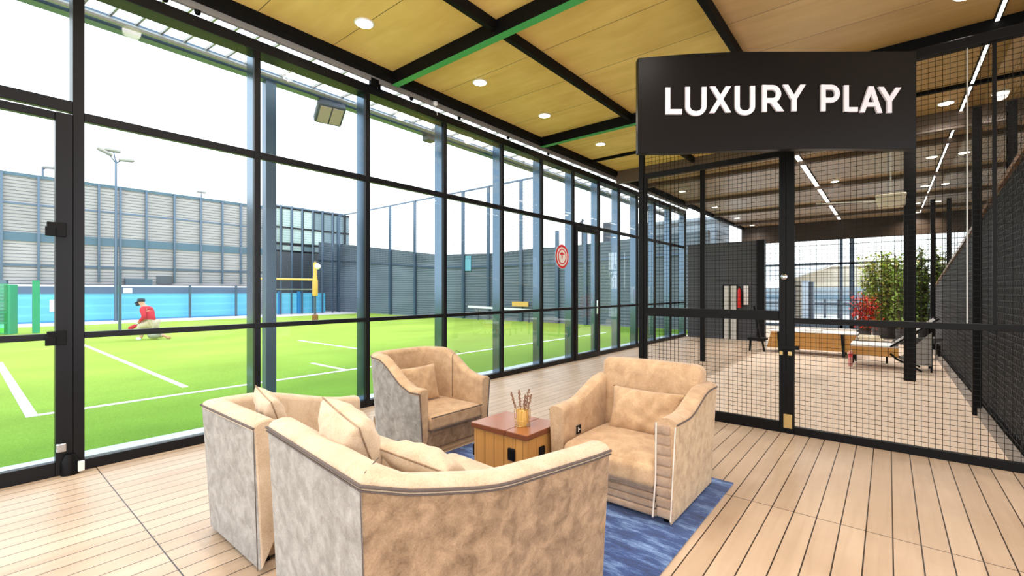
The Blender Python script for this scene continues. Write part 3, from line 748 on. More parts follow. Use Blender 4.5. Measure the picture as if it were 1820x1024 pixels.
MB().box(-3.2, -2.56, 1.05, 1.93, .03, .26).build('seat_base', M_suedeb, D, bevel=.01)
for xx in (-3.2, -2.6):
    for yy2 in (1.06, 1.9): MB().box(xx-.02, xx+.02, yy2-.02, yy2+.02, 0, .05).build('foot', M_blackm, D)
pil(482, 733, 2.62, .28, .26, .12, -6, 22, 10, 13, 'small beige pillow peeking over the back of the leftmost sofa seat')

# --- rug
M_rug = None
def rug_mat():
    m, t, b = newmat('blue_rug'); N, L = t.nodes, t.links
    co = N.new('ShaderNodeTexCoord')
    mp = N.new('ShaderNodeMapping'); mp.inputs['Scale'].default_value = (2.2, 9, 1); mp.inputs['Rotation'].default_value = (0,0,.2); L.new(co.outputs['Object'], mp.inputs[0])
    n1 = N.new('ShaderNodeTexNoise'); n1.inputs['Scale'].default_value = 1.4; n1.inputs['Detail'].default_value = 8; n1.inputs['Roughness'].default_value = .7; L.new(mp.outputs[0], n1.inputs[0])
    n2 = N.new('ShaderNodeTexNoise'); n2.inputs['Scale'].default_value = 150; L.new(co.outputs['Object'], n2.inputs[0])
    r = N.new('ShaderNodeValToRGB'); r.color_ramp.elements[0].position = .36; r.color_ramp.elements[0].color = s2l((16,36,84)); r.color_ramp.elements[1].position = .66; r.color_ramp.elements[1].color = s2l((124,156,204))
    e = r.color_ramp.elements.new(.5); e.color = s2l((34,68,130)); L.new(n1.outputs['Fac'], r.inputs[0])
    mx = N.new('ShaderNodeMix'); mx.data_type = 'RGBA'; mx.blend_type = 'OVERLAY'; mx.inputs[0].default_value = .6; L.new(r.outputs[0], mx.inputs[6]); L.new(n2.outputs['Fac'], mx.inputs[7])
    L.new(mx.outputs[2], b.inputs['Base Color']); b.inputs['Roughness'].default_value = .95; b.inputs['Sheen Weight'].default_value = .2
    bp = N.new('ShaderNodeBump'); bp.inputs['Strength'].default_value = .6; bp.inputs['Distance'].default_value = .008; L.new(n2.outputs['Fac'], bp.inputs['Height']); L.new(bp.outputs[0], b.inputs['Normal'])
    return m
rg = MB().box(-3.06, -.90, 2.08, 3.72, .0, .012).build('area_rug', rug_mat(), bevel=.004)
tag(rg, 'blue mottled rug on the deck under the armchairs and wooden trunk', 'rug')

# --- wooden trunk table
tx0, tx1, ty0, ty1 = -2.455, -1.945, 2.53, 2.92
tr = empty('wooden_chest', ((tx0+tx1)/2, (ty0+ty1)/2, 0)); tag(tr, 'small wooden trunk table with dark top between the four armchairs', 'table')
bd = MB(); n = 5; w = (tx1-tx0)/n
for i in range(n): bd.box(tx0+i*w+.0012, tx0+(i+1)*w-.0012, ty0, ty0+.02, .012, .405)
n = 4; w = (ty1-ty0-.02)/n
for i in range(n):
    bd.box(tx1-.02, tx1, ty0+.02+i*w+.0012, ty0+.02+(i+1)*w-.0012, .012, .405); bd.box(tx0, tx0+.02, ty0+.02+i*w+.0012, ty0+.02+(i+1)*w-.0012, .012, .405)
bd.box(tx0+.02, tx1-.02, ty1-.02, ty1, .012, .405).box(tx0+.018, tx1-.018, ty0+.018, ty1-.018, .02, .404)
bd.build('slatted_body', M_oak, tr, bevel=.002)
MB().box(tx0-.015, (tx0+tx1)/2+.07, ty0-.02, ty1+.01, .412, .448).box((tx0+tx1)/2+.074, tx1+.015, ty0-.02, ty1+.01, .412, .448).build('table_top', [M_top2], tr, bevel=.004)
MB().box(tx0-.013, (tx0+tx1)/2+.068, ty0-.018, ty1+.008, .4475, .4495).box((tx0+tx1)/2+.076, tx1+.013, ty0-.018, ty1+.008, .4475, .4495).build('top_veneer', M_top, tr)
for (lx, ly, lz, ax) in ((-2.08, ty0-.001, .285, 0), (tx1+.001, 2.70, .285, 1), (tx0-.001, 2.56, .235, 2)):
    rt = {0: 0, 1: math.pi/2, 2: -math.pi/2}[ax]
    M = Matrix.Translation((lx, ly, lz)) @ Matrix.Rotation(rt, 4, 'Z')
    m = MB().soft((0, -.006, 0), .032, .010, .044, .009, n=5); m.v = [tuple(M @ Vector(v)) for v in m.v]
    lt = m.build('latch', M_black, tr, smooth=True)
    m = MB().box(-.012, .012, -.022, -.014, -.012, .026).tube([(-.018, -.02, -.02), (-.012, -.026, -.03), (.012, -.026, -.03), (.018, -.02, -.02)], .004, 6); m.v = [tuple(M @ Vector(v)) for v in m.v]
    m.build('latch_clip', M_chrome, lt)

# --- wire basket with dried stalks
bx, by, bz = -2.11, 2.69, .45
vs = empty('wire_basket_vase', (bx, by, bz)); tag(vs, 'gold wire basket holding a glass cup on the wooden trunk', 'vase')
M_gold = plain('gold_wire', (206,172,106), .3, .9, .05, 20); M_cup = plain('amber_cup', (232,190,110), .3, 0, .25, 12)
wr_ = MB()
for k in range(18):
    w = 2*math.pi*k/18; c_, s_ = math.cos(w), math.sin(w)
    wr_.tube([(bx+.056*c_, by+.056*s_, bz+.004), (bx+.06*c_, by+.06*s_, bz+.125)], .0015, 5)
for z, rr in ((.004, .056), (.045, .0575), (.125, .061)):
    wr_.tube([(bx+rr*math.cos(2*math.pi*k/32), by+rr*math.sin(2*math.pi*k/32), bz+z) for k in range(33)], .0022, 5)
wr_.build('wire_cage', M_gold, vs, smooth=True)
MB().lathe([(.0, .001), (.036, .002), (.040, .02), (.044, .118), (.041, .118), (.037, .02), (0, .012)], (bx, by, bz), 24).build('glass_cup', M_cup, vs, smooth=True)
M_stalk = plain('dried_stalk', (150,112,84), .9, 0, .3, 40)
M_seed = plain('dried_seed', (140,104,84), .9, 0, .35, 60)
for k, (dx, dy, ln, w) in enumerate(((-.075, -.05, .27, 'leaning far left'), (-.02, -.03, .285, 'upright, second from left'), (.022, .0, .25, 'short one in the middle'), (.045, .02, .29, 'tallest on the right'), (.06, .03, .25, 'rightmost, leaning slightly'))):
    b0 = Vector((bx+dx*.2, by+dy*.2, bz+.02)); tp = Vector((bx+dx*CS+.0, by+dx*SN+dy*.3, bz+ln-.02))
    m = MB().tube([b0, b0.lerp(tp, .5)+Vector((.002,0,0)), tp], [.0022, .002, .0012], 6)
    s = m.build('dried_stalk', M_stalk, smooth=True)
    tag(s, 'dried flower stalk in the gold wire basket, '+w, 'dried flower', 'dried stalks in the wire basket')
    h = MB(); rnd = random.Random(k)
    for j in range(26):
        t = .5+.5*j/26; p = b0.lerp(tp, t); a = rnd.uniform(0, 6.3); rr = .004+.003*math.sin(j)
        h.soft(p+Vector((math.cos(a)*rr, math.sin(a)*rr, 0)), .0048, .0048, .008, .004, n=1, rot=a, tilt=.5)
    h.build('seed_head', M_seed, s, smooth=True)
# ------------------------------------------------------------------ hall behind the mesh
M_hdark = plain('hall_dark_panel', (62,60,62), .5, 0, .2, 3)
hw_ = struct(MB().box(-5.0, -2.97, 15.0, 15.12, 0, 2.95).build('wall_divider', stripes('dark_ribbed', (66,66,70), (44,44,48), 12, .5, mixn=.3)))
M_paled = plain('pale_door', (196,192,184), .5, 0, .05, 3)
dd3 = struct(empty('door_4', (-3.7, 15, 0)))
x0_, d_ = onY(1287, 15.0); x1_, d_ = onY(1309, 15.0); xm = (x0_+x1_)/2
MB().box(x0_, xm-.02, 14.97, 14.995, 0, 1.62).box(xm+.02, x1_, 14.97, 14.995, 0, 1.62).build('door_leaf', M_paled, dd3)
MB().box(x0_-.04, x1_+.04, 14.98, 14.999, 0, 1.66).build('door_frame', M_black, dd3)
# fire extinguisher
ex, d_ = onY(1314, 14.85)
fe = empty('fire_extinguisher', (ex, 14.85, 1.0)); tag(fe, 'red fire extinguisher on the dark wall behind the mesh door', 'fire extinguisher')
M_fred = plain('extinguisher_red', (214,34,30), .3, 0, .05, 10)
MB().lathe([(.04, 0), (.05, .02), (.05, .5), (.035, .57), (.02, .6)], (ex, 14.85, .95), 20).build('cylinder', M_fred, fe, smooth=True)
MB().lathe([(.02, 0), (.02, .05)], (ex, 14.85, 1.55), 12).tube([(ex, 14.85, 1.58), (ex+.06, 14.83, 1.5), (ex+.06, 14.83, 1.1)], .01, 8).build('valve_and_hose', M_blackm, fe, smooth=True)
MB().box(ex-.06, ex+.06, 14.935, 14.99, 1.0, 1.45).build('wall_bracket', M_blackm, fe)
nt = MB().box(ex+.09, ex+.22, 14.96, 14.995, 1.05, 1.62).build('notice_board', M_white)
tag(nt, 'small white notice plate beside the fire extinguisher', 'notice')
# columns of the hall
def column(x, y, label, w=.13, z1=CZ-.28):
    o = MB().box(x-w/2, x+w/2, y-w/2, y+w/2, 0, z1).build('steel_column', M_black, bevel=.006); tag(o, label, 'column'); return o
cx1, _ = onY(1617, 9.86)
column(cx1, 9.86, 'dark steel column in the hall behind the right end of the sign', .15)
cx2, _ = onY(1249, 9.86)
column(cx2, 9.86, 'slim dark column behind the mesh door, above the square armchair', .09)
cx3, _ = onY(1353, 14.9)
column(cx3, 14.9, 'dark column at the end of the ribbed dark wall', .2, 2.95)
cx4, _ = onY(1321, 14.8)
# back glazing
bw = struct(empty('window_30', (-1.5, BY, 0)))
gm = MB()
for px, w in ((1400, .1), (1495, .10), (1514, .16), (1620, .12)):
    x, _ = onY(px, BY); gm.box(x-w/2, x+w/2, BY, BY+.1, 0, 3.5)
gm.box(-5, 1.3, BY, BY+.08, 2.50, 2.58).box(-5, 1.3, BY, BY+.08, 0, .12)
gm.build('window_frame', M_frameb, bw)
MB().box(-5, 1.3, BY+.03, BY+.04, 0.12, 2.50).box(-5, 1.3, BY+.03, BY+.04, 2.58, 3.5).build('glass_pane', M_glass, bw)
bn = MB(); net(bn, (-5, BY-.3, 0), (1,0,0), (0,0,1), 6.3, 3.5, .24, .012)
bn = bn.build('wire_screen', M_wire); tag(bn, 'coarse black wire screen across the far end of the hall', 'screen')
# wooden daybed / long bench
M_bench = planks('bench_wood', (206,152,78), (184,126,60), .14, 1.2, .004, (110,70,34), 0, rough=.5, grain=(3,30), var=.3)
g = G(1366, 628); g2 = G(1520, 635); yb = 12.35
xa, _ = onY(1367, yb); xb_, _ = onY(1522, yb); xc, _ = onY(1512, yb)
be = empty('wooden_bench', ((xa+xb_)/2, yb+.3, 0)); tag(be, 'long low wooden bench with pale top beyond the mesh door', 'bench')
MB().prism([(xa-.05, .12), (xa+.04, .5), (xb_, .5), (xc-.02, .12)][::-1], lambda p: (p[0], yb, p[1]), lambda p: (p[0], yb+.65, p[1])).build('wooden_body', M_bench, be, bevel=.01)
MB().box(xa+.0, xb_+.02, yb-.02, yb+.67, .5, .53).build('pale_top', M_white, be, bevel=.006)
for x in (xa+.2, xc-.15):
    for q in (yb-.02, yb+.6): MB().bar((x, q, .5), (x+.03, q, 0), .05).build('leg', M_black, be)
k = MB().soft(((xa+xb_)/2-.02, yb+.3, .56), .22, .16, .03, .025, n=5).build('folded_towel', M_white, smooth=True); tag(k, 'folded white towel lying flat on the long wooden bench', 'towel')
# step stool behind
so = empty('black_stand', (xa-.3, yb, 0)); tag(so, 'small black stand beside the left end of the long bench', 'stand')
MB().box(xa-.45, xa-.05, yb-.1, yb+.15, .28, .33).build('shelf', M_black, so)
MB().bar((xa-.2, yb, .3), (xa-.32, yb, 1.1), .05).build('upright', M_black, so)
MB().bar((xa-.15, yb, .3), (xa-.1, yb, 0), .04).bar((xa-.4, yb, .3), (xa-.42, yb, 0), .04).build('leg', M_black, so)
# sun lounger
M_sling = glass('sling_mesh', (.45,.42,.40), .3)
ly0, ly1 = 11.0, 11.65
lx0, _ = onY(1513, ly0); lx1, _ = onY(1597, ly0)
lo_ = empty('sun_lounger', ((lx0+lx1)/2, 11.3, 0)); tag(lo_, 'wooden sun lounger with raised grey back beside the dark column', 'sun lounger')
MB().box(lx0, lx1, ly0, ly1, .23, .40).build('wooden_base', M_bench, lo_, bevel=.01)
MB().box(lx0-.02, lx1, ly0-.01, ly1, .40, .44).build('mattress', M_white, lo_, bevel=.015)
M_slg = plain('grey_sling', (150,146,142), .7, 0, .1, 20)
MB().prism([(lx1-.1, .44), (lx1+.50, .95), (lx1+.52, .93), (lx1-.06, .42)], lambda p: (p[0], ly0, p[1]), lambda p: (p[0], ly1, p[1])).build('backrest', M_slg, lo_)
for q in (ly0-.01, ly1): MB().bar((lx1-.12, q, .42), (lx1+.55, q, .97), .03).build('backrest_frame', M_black, lo_)
MB().prism([(lx1-.0, .22), (lx1+.45, .72), (lx1+.45, .12), (lx1+.15, .12)], lambda p: (p[0], ly0+.02, p[1]), lambda p: (p[0], ly0+.03, p[1])).build('side_sling', M_slg, lo_)
for q in (ly0-.02, ly1): MB().tube([(lx1-.12, q, .30), (lx1-.02, q, .2), (lx1+.18, q, .1), (lx1+.32, q, .012)], .018, 8).build('leg', M_black, lo_, smooth=True)
for q in (ly0+.03, ly1-.05): MB().bar((lx0+.03, q, .25), (lx0+.0, q, 0), .03).build('leg', M_black, lo_)
for q in (ly0+.05, ly1-.05): MB().bar((lx1+.45, q, .9), (lx1+.45, q, 0), .03).build('leg', M_black, lo_)
tb = MB().soft((lx0-.01, ly0-.06, .16), .035, .03, .15, .03, n=5).build('hanging_bag', plain('pink_bag', (222,150,140), .7, 0, .2, 20), smooth=True); tag(tb, 'small pink bag with red patch hanging at the lounger foot', 'bag')
MB().soft((lx0-.01, ly0-.093, .22), .028, .006, .035, .005, n=4).build('red_patch', M_red, tb, smooth=True)
for k, (z, w) in enumerate(((.53, 'lower of the two by the bench end'), (.585, 'upper of the two by the bench end'))):
    x, _ = onY(1548, 11.9)
    t_ = MB().soft((x+.03*k*-1, 11.9, z-.07), .20-.02*k, .15, .03, .025, n=5).build('rolled_towel', plain('towel_cream', (236,222,196), .9, 0, .1, 20), smooth=True)
    tag(t_, 'cream folded towel on the dark tray table, '+w, 'towel')
x, _ = onY(1548, 11.9)
tt = empty('tray_table', (x, 11.9, 0)); tag(tt, 'low dark tray table holding cream towels between bench and lounger', 'table')
MB().box(x-.3, x+.3, 11.75, 12.1, .405, .43).build('tray', M_black, tt)
for sx in (-.25, .25): MB().bar((x+sx, 11.9, .41), (x+sx, 11.9, 0), .03).build('leg', M_black, tt)
x2, _ = onY(1640, 13.2)
l2 = empty('sun_lounger', (x2, 13.2, 0)); tag(l2, 'second dark sun lounger half hidden behind the steel column', 'sun lounger')
MB().prism([(x2-.5, .3), (x2+.05, .3), (x2+.3, .42), (x2+.3, .48), (x2-.5, .36)], lambda p: (p[0], 13, p[1]), lambda p: (p[0], 13.5, p[1])).build('bed', M_hdark, l2)
MB().prism([(x2-.3, .34), (x2-.27, .36), (x2+.02, .66), (x2, .68)], lambda p: (p[0], 13, p[1]), lambda p: (p[0], 13.5, p[1])).build('backrest', M_black, l2)
for sx in (-.45, .25):
    for q in (13.05, 13.45): MB().bar((x2+sx, q, .32), (x2+sx, q, 0), .04).build('leg', M_black, l2)
# speaker / heater under the ceiling
sxp, sd = onY(1583, 9.2); spz = zat(357, sd)
pj = empty('ceiling_speaker', (sxp, 9.2, spz)); tag(pj, 'cream box speaker hanging behind the mesh under the sign', 'speaker')
MB().prism([(-.19, .10), (.19, .10), (.16, -.10), (-.15, -.10)], lambda p: (sxp+p[0], 9.1, spz+p[1]), lambda p: (sxp+p[0], 9.32, spz+p[1])).build('speaker_body', plain('cream_box', (232,222,200), .5, 0, .03, 9), pj, bevel=.02, seg=3)
MB().tube([(sxp-.17, 9.22, spz+.02), (sxp-1.0, 9.5, spz+.12)], .012, 6).tube([(sxp+.17, 9.22, spz), (cx1-.07, 9.8, spz)], .015, 6).bar((sxp, 9.2, spz+.1), (sxp, 9.2, CZ), .02).build('mounting_bracket', M_trim, pj)

# plants
def leafy(mb, base, hgt, rad, nst, nleaf, ls, rnd, spread_top=.6, wob=.1):
    st = MB()
    for i in range(nst):
        a = rnd.uniform(0, 6.283); r = rad*rnd.random()**.5
        b = Vector(base)+Vector((math.cos(a)*r*.6, math.sin(a)*r*.6, 0))
        h = hgt*rnd.uniform(.6, 1)
        t = b+Vector((math.cos(a)*r*spread_top+rnd.uniform(-wob, wob), math.sin(a)*r*spread_top+rnd.uniform(-wob, wob), h))
        mid = b.lerp(t, .5)+Vector((rnd.uniform(-wob, wob)*.5, rnd.uniform(-wob, wob)*.5, 0))
        st.tube([b, mid, t], [.012, .009, .004], 4)
        for j in range(nleaf):
            q = rnd.uniform(.12, 1); p = b.lerp(mid, q*2) if q < .5 else mid.lerp(t, q*2-1)
            p = p+Vector((rnd.gauss(0, .07), rnd.gauss(0, .07), rnd.gauss(0, .04)))
            d = Vector((rnd.uniform(-1, 1), rnd.uniform(-1, 1), rnd.uniform(-.7, .6))).normalized(); s = d.cross(Vector((0,0,1))).normalized()
            l = ls*rnd.uniform(.6, 1.3); w = l*.28
            mb.add([p, p+d*l*.5+s*w, p+d*l, p+d*l*.5-s*w], [(0,1,2,3)], rnd.randrange(2))
    return st
M_lf1 = plain('leaf_olive', (196,190,104), .6, 0, .3, 9); M_lf2 = plain('leaf_green', (170,204,100), .6, 0, .3, 9); M_lf3 = plain('leaf_dark', (124,140,70), .6, 0, .3, 9)
M_stem = plain('stem_brown', (104,84,58), .8, 0, .2, 9)
M_lfr = plain('leaf_red', (216,40,36), .6, 0, .25, 9); M_lfr2 = plain('leaf_orange', (232,84,44), .6, 0, .25, 9)
def shrub(px, y, h, rad, nst, nl, ls, mats, seed, name, label, cat='shrub'):
    x, d = onY(px, y); r = empty(name, (x, y, 0)); tag(r, label, cat)
    rnd = random.Random(seed); m = MB(); st = leafy(m, (x, y, .3), h-.3, rad, nst, nl, ls, rnd)
    m.build('foliage', mats, r); st.build('stems', M_stem, r)
    MB().lathe([(rad*.55, 0), (rad*.62, .1), (rad*.66, .34), (rad*.6, .34), (rad*.55, .26)], (x, y, 0), 20).build('planter', M_hdark, r, smooth=True)
    return r
shrub(1574, 18.4, 2.75, .52, 80, 80, .13, [M_lf1, M_lf2], 1, 'bamboo_shrub', 'tall olive bamboo shrub left of the dark steel column')
shrub(1604, 17.6, 3.1, .25, 14, 40, .14, [M_lf2, M_lf2], 2, 'bamboo_shrub', 'tallest bright green shrub rising just behind the dark steel column')
shrub(1640, 19.2, 2.9, .2, 50, 70, .12, [M_lf3, M_lf2], 3, 'bamboo_shrub', 'dark green bamboo shrub right of the dark steel column')
shrub(1536, 16.6, 1.42, .26, 26, 50, .085, [M_lfr, M_lfr2], 4, 'red_plant', 'bright red leaved potted plant at the hall far end', 'plant')
# things beyond the hall end
struct(MB().box(-30, 30, BY+.3, 70, -.25, -.02).build('yard_paving', plain('yard', (196,190,182), .9, 0, .05, 2)))
fb = empty('cream_building', (-2, 44, 0)); tag(fb, 'cream building with pale curved roof beyond the far glazing', 'building')
def yb_(px, Y): return onY(px, Y)[0]
Yb = 42
def pt(px, py): x, d = onY(px, Yb); return (x, zat(py, d))
w0 = [pt(1390, 575), pt(1390, 496), pt(1425, 488), pt(1460, 480), pt(1480, 473), pt(1560, 470), pt(1600, 472), pt(1600, 575)]
MB().prism(w0, lambda p: (p[0], Yb, p[1]), lambda p: (p[0], Yb+4, p[1])).build('wall', stripes('cream_wall', (214,198,176), (196,180,158), 1.2, .8), fb)
rf = [pt(1340, 500), pt(1340, 478), pt(1410, 470), pt(1470, 466), pt(1484, 470), pt(1462, 479), pt(1430, 490), pt(1405, 497)]
MB().prism(rf, lambda p: (p[0], Yb-1.5, p[1]), lambda p: (p[0], Yb-.05, p[1])).build('curved_roof', M_white, fb)
M_bl = plain('blue_grey', (112,132,146), .6, 0, .1, 2); M_dg = plain('dark_grey', (84,88,96), .6, 0, .1, 2)
x0_, d_ = onY(1424, 27); x1_, _ = onY(1437, 27); x2_, _ = onY(1445, 27)
bxx = empty('utility_cabinet', (x1_, 27, 0)); tag(bxx, 'pale grey upright cabinet with dark side beyond the far glazing', 'cabinet')
MB().box(x0_, x1_, 27, 27.6, 0, zat(499, d_)).build('front', plain('cab', (190,196,206), .5), bxx); MB().box(x1_, x2_, 27.02, 27.6, 0, zat(501, d_)).build('side_panel', M_dg, bxx)
x0_, d_ = onY(1413, 26); x1_, _ = onY(1423, 26)
ls_ = MB().box(x0_, x1_, 26, 26.4, 0, zat(500, d_)).build('slatted_stack', stripes('stack_wood', (150,138,124), (80,72,64), 4, .8)); tag(ls_, 'narrow stack of weathered timber slats left of the pale cabinet', 'timber stack')
rl = empty('blue_railing', (-2, 30, 0)); tag(rl, 'blue grey railing and low fence beyond the far glazing', 'railing')
xa_, d_ = onY(1340, 30); xb2, _ = onY(1545, 30)
MB().box(xa_, xb2, 30, 30.1, zat(531, d_), zat(524, d_)).build('top_beam', M_bl, rl)
MB().box(xa_, xb2, 30.0, 30.05, zat(540, d_), zat(536, d_)).build('rail', M_dg, rl)
for px in (1350, 1385, 1440, 1466, 1490, 1520): x, _ = onY(px, 30); MB().box(x-.05, x+.05, 30.05, 30.15, 0, zat(526, d_)).build('post', M_dg, rl)
wb = MB().box(-12, 10, 36, 36.3, 0, 1.7).build('low_garden_wall', stripes('low_wall', (150,158,164), (128,136,142), 2, .8)); tag(wb, 'low grey boundary wall beyond the blue railing', 'wall')

# ------------------------------------------------------------------ outdoor court
EY = 17.5; LX = -30.0
struct(MB().box(-27, -5.45, -25, EY, -.2, -.005).build('lawn', M_grass))
struct(MB().box(-31, -27, -25, EY, -.2, -.004).build('court_path', plain('pink_path', (226,206,204), .9, 0, .06, 2)))
struct(MB().box(-80, -31, -60, 80, -.3, -.05).box(-31, -5.3, EY, 80, -.3, -.05).build('yard_ground', plain('yard2', (150,150,150), .9, 0, .05, 1)))
cl = MB(); z = -.0045; zt = .002
a1 = G(60, 733); a2 = G(0, 665); 
cl.box(-7.75, -7.66, .52, 14.6, z, zt).box(-14, -7.75, .52, .62, z, zt)
b1 = G(330, 688); cl.box(-17, b1.x, b1.y-.04, b1.y+.04, z, zt)
b1 = G(530, 605); cl.box(b1.x, -10.2, b1.y-.03, b1.y+.05, z, zt)
cl.box(-9.0, -7.75, 4.55, 4.62, z, zt)
struct(cl.build('court_lines', M_line))
# far slatted building
M_slat = stripes('slatted_cladding', (180,170,170), (114,112,120), 6.6, .6, mixn=.3, duty=.74)
M_band = plain('blue_band', (84,110,128), .5, .1, .06, 2)
bl = empty('slatted_building', (-30.6, 5, 0)); tag(bl, 'long grey slatted building wall along the far side of the court', 'building')
BX = -30.6
ye, _ = onX(441, BX)
MB().box(BX-3, BX, -12, ye+1.6, 0, 6.7).build('cladding', M_slat, bl)
MB().box(BX-3.05, BX+.05, -12, ye+1.6, 6.7, 6.85).build('cap_rail', M_band, bl)
MB().box(BX, BX+.06, -12, ye+1.6, 3.75, 4.15).build('blue_band', M_band, bl)
MB().box(BX, BX+.04, -12, ye+1.6, 5.42, 5.5).box(BX, BX+.05, -12, ye+1.6, 2.6, 2.7).build('thin_rail', M_frameb, bl)
for px in (2, 68, 131, 175, 213, 259, 309, 356, 394, 427, 452):
    y, d = onX(px, BX); MB().box(BX+.03, BX+.16, y-.045, y+.045, 1.9, 6.8).build('post', M_frameb, bl)
y, d = onX(292, BX); MB().box(BX+.01, BX+.06, y-.35, y+.35, 1.85, 2.3).build('vent', M_dg, bl)
y, d = onX(242, BX); MB().box(BX+.01, BX+.4, y-.5, y+.6, 1.6, 2.1).build('blue_awning', M_frameb, bl)
# blue board along the path
M_cy = stripes('cyan_board', (100,186,216), (112,196,224), 2.5, .4, mixn=.25)
M_cyd = plain('board_band', (86,104,132), .5, 0, .08, 2)
bb = empty('court_board', (LX, 3, 0)); tag(bb, 'long cyan board with dark top band at the far side of the lawn', 'board')
y2, _ = onX(444, LX); y1_, _ = onX(12, LX)
MB().box(LX-.08, LX, y1_, y2, .02, 1.33).build('cyan_panel', M_cy, bb)
MB().box(LX-.08, LX+.01, y1_, y2, 1.33, 1.68).build('dark_band', M_cyd, bb)
MB().box(LX-.1, LX+.03, y1_, y2, 1.68, 1.76).build('white_rail', M_white, bb)
MB().box(LX-.05, LX+.03, y1_, y2, .0, .06).build('base_rail', plain('board_blue', (60,140,190), .5), bb)
y, d = onX(100, LX)
po = MB().box(LX+.01, LX+.02, onX(88, LX)[0], onX(120, LX)[0], zat(554, d), zat(533, d)).build('poster', M_white, bb)
MB().add([(LX+.024, onX(x_, LX)[0], zat(y_, d)) for x_, y_ in ((90,547),(91,545),(101,547),(102,550),(95,551))], [(0,1,2,3,4)]).build('poster_mark', M_bl, po)
MB().add([(LX+.024, onX(x_, LX)[0], zat(y_, d)) for x_, y_ in ((105,543),(107,536),(112,532),(119,534),(117,536),(112,535),(109,539),(108,543))], [tuple(range(8))]).build('poster_mark', M_red, po)
MB().box(LX+.011, LX+.02, onX(219, LX)[0], onX(235, LX)[0], 1.36, 1.62).build('white_plate', M_white, bb)
MB().box(LX+.011, LX+.02, onX(205, LX)[0], onX(210, LX)[0], 1.34, 1.66).build('green_plate', M_green, bb)
for px in (420, 338):
    y, _ = onX(px, LX+.4); MB().box(LX+.3, LX+.4, y-.05, y+.05, 0, 1.78).build('post', M_frameb, bb)
# green glazed corner and green posts at far left
M_gp = plain('green_paint', (44,156,112), .4, .1, .08, 3)
gp = empty('green_glazed_screen', (-20, 1, 0)); tag(gp, 'green glazed screen at the left edge of the court', 'screen')
gA = G(-60, 597); gB = G(13, 595); gC = G(26, 593)
def wallseg(mb, a, b, z0, z1, t=.06): mb.bar((a[0], a[1], (z0+z1)/2), (b[0], b[1], (z0+z1)/2), t, z1-z0); return mb
wallseg(MB(), gA, gB, .05, 1.72, .05).build('green_panel', M_glassg, gp)
wallseg(MB(), gA, gB, 1.72, 1.83, .12).build('top_rail', M_frameb, gp)
pm = MB()
for i in range(5): wallseg(pm, gA, gB, .02+i*.36, .06+i*.36, .07)
pm.build('glazing_bar', M_gp, gp)
wallseg(MB(), gB, gC, 0, 1.68, .16).build('green_end_post', M_gp, gp)
g = G(64, 592); o = MB().box(g.x-.09, g.x+.09, g.y-.09, g.y+.09, 0, 1.83).build('court_post', M_gp); tag(o, 'short green post standing on the lawn edge near the poster', 'post')
g = G(213, 586); o = MB().box(g.x-.045, g.x+.045, g.y-.045, g.y+.045, 0, 2.4).build('court_post', M_frameb); tag(o, 'slim teal post beside the crouching player', 'post')
# lamp posts
def lamppost(px, X, ztop, s, label, heads):
    y, d = onX(px, X); r = empty('lamp_post', (X, y, 0)); tag(r, label, 'lamp post')
    MB().tube([(X, y, 0), (X, y, ztop*.5), (X, y, ztop)], [.07*s, .055*s, .04*s], 10).build('pole', M_frameb, r, smooth=True)
    for dy, dz, tl in heads:
        MB().tube([(X, y, ztop-.15), (X, y+dy*.5, ztop+dz*.6), (X, y+dy*.75, ztop+dz)], .025*s, 6).build('arm', M_frameb, r, smooth=True)
        m = MB().soft((0,0,0), .14*s, .28*s, .06*s, .04*s, n=4); M = Matrix.Translation((X, y+dy, ztop+dz+.03)) @ Matrix.Rotation(tl, 4, 'X'); m.v = [tuple(M @ Vector(v)) for v in m.v]
        m.build('lamp_head', M_grey, r, smooth=True)
lamppost(206, -29.3, zat(285, onX(206, -29.3)[1]), 1.1, 'tall street lamp with three heads over the cyan board', ((-.42, .3, -.4), (-.12, .42, 0), (.4, .05, .1)))
lamppost(76, -36, zat(297, onX(76, -36)[1]), 1.2, 'small lamp rising behind the slatted building at left', ((.3, .0, .1),))
lamppost(358, -36, zat(345, onX(358, -36)[1]), 1.0, 'tiny lamp behind the slatted building, right of the tall street lamp', ((.0, .1, .0),))
# glazed building and tall net beside the corner
gbX = -34
gb = empty('glazed_building', (gbX, 16, 0)); tag(gb, 'glazed building with square grid windows behind the corner netting', 'building')
ya, _ = onX(484, gbX); yc, _ = onX(600, gbX)
def zz(px, py, X): return zat(py, onX(px, X)[1])
M_pg = plain('pale_glazing', (196,214,206), .2, 0, .12, .6); M_pg2 = plain('dim_glazing', (120,140,148), .2, 0, .12, .6)
MB().box(gbX-4, gbX, ya-.5, yc+1.0, 0, 7.6).build('wall', M_pg2, gb)
pxs = [488, 499, 518, 537, 556, 573, 591, 612]
rows = [(377, 408, 0), (409, 434, 1), (440, 449, 2)]
for i in range(7):
    for a, b_, k in rows:
        yA, _ = onX(pxs[i]+1, gbX); yB, _ = onX(pxs[i+1]-1, gbX)
        if k == 2 and i > 3: continue
        MB().box(gbX, gbX+.03, yA, yB, zz(550, b_, gbX), zz(550, a, gbX)).build('window_panel', M_pg if (i in (1, 2) or (k == 0 and i < 4) or (k == 1 and i < 5)) else M_pg2, gb)
for px in pxs: y, _ = onX(px, gbX); MB().box(gbX+.03, gbX+.12, y-.07, y+.07, 0, 7.7).build('mullion', M_frame, gb)
for py in (376, 409, 437, 449): MB().box(gbX+.03, gbX+.11, ya-.5, yc+1, zz(550, py, gbX)-.06, zz(550, py, gbX)+.06).build('beam', M_frame, gb)
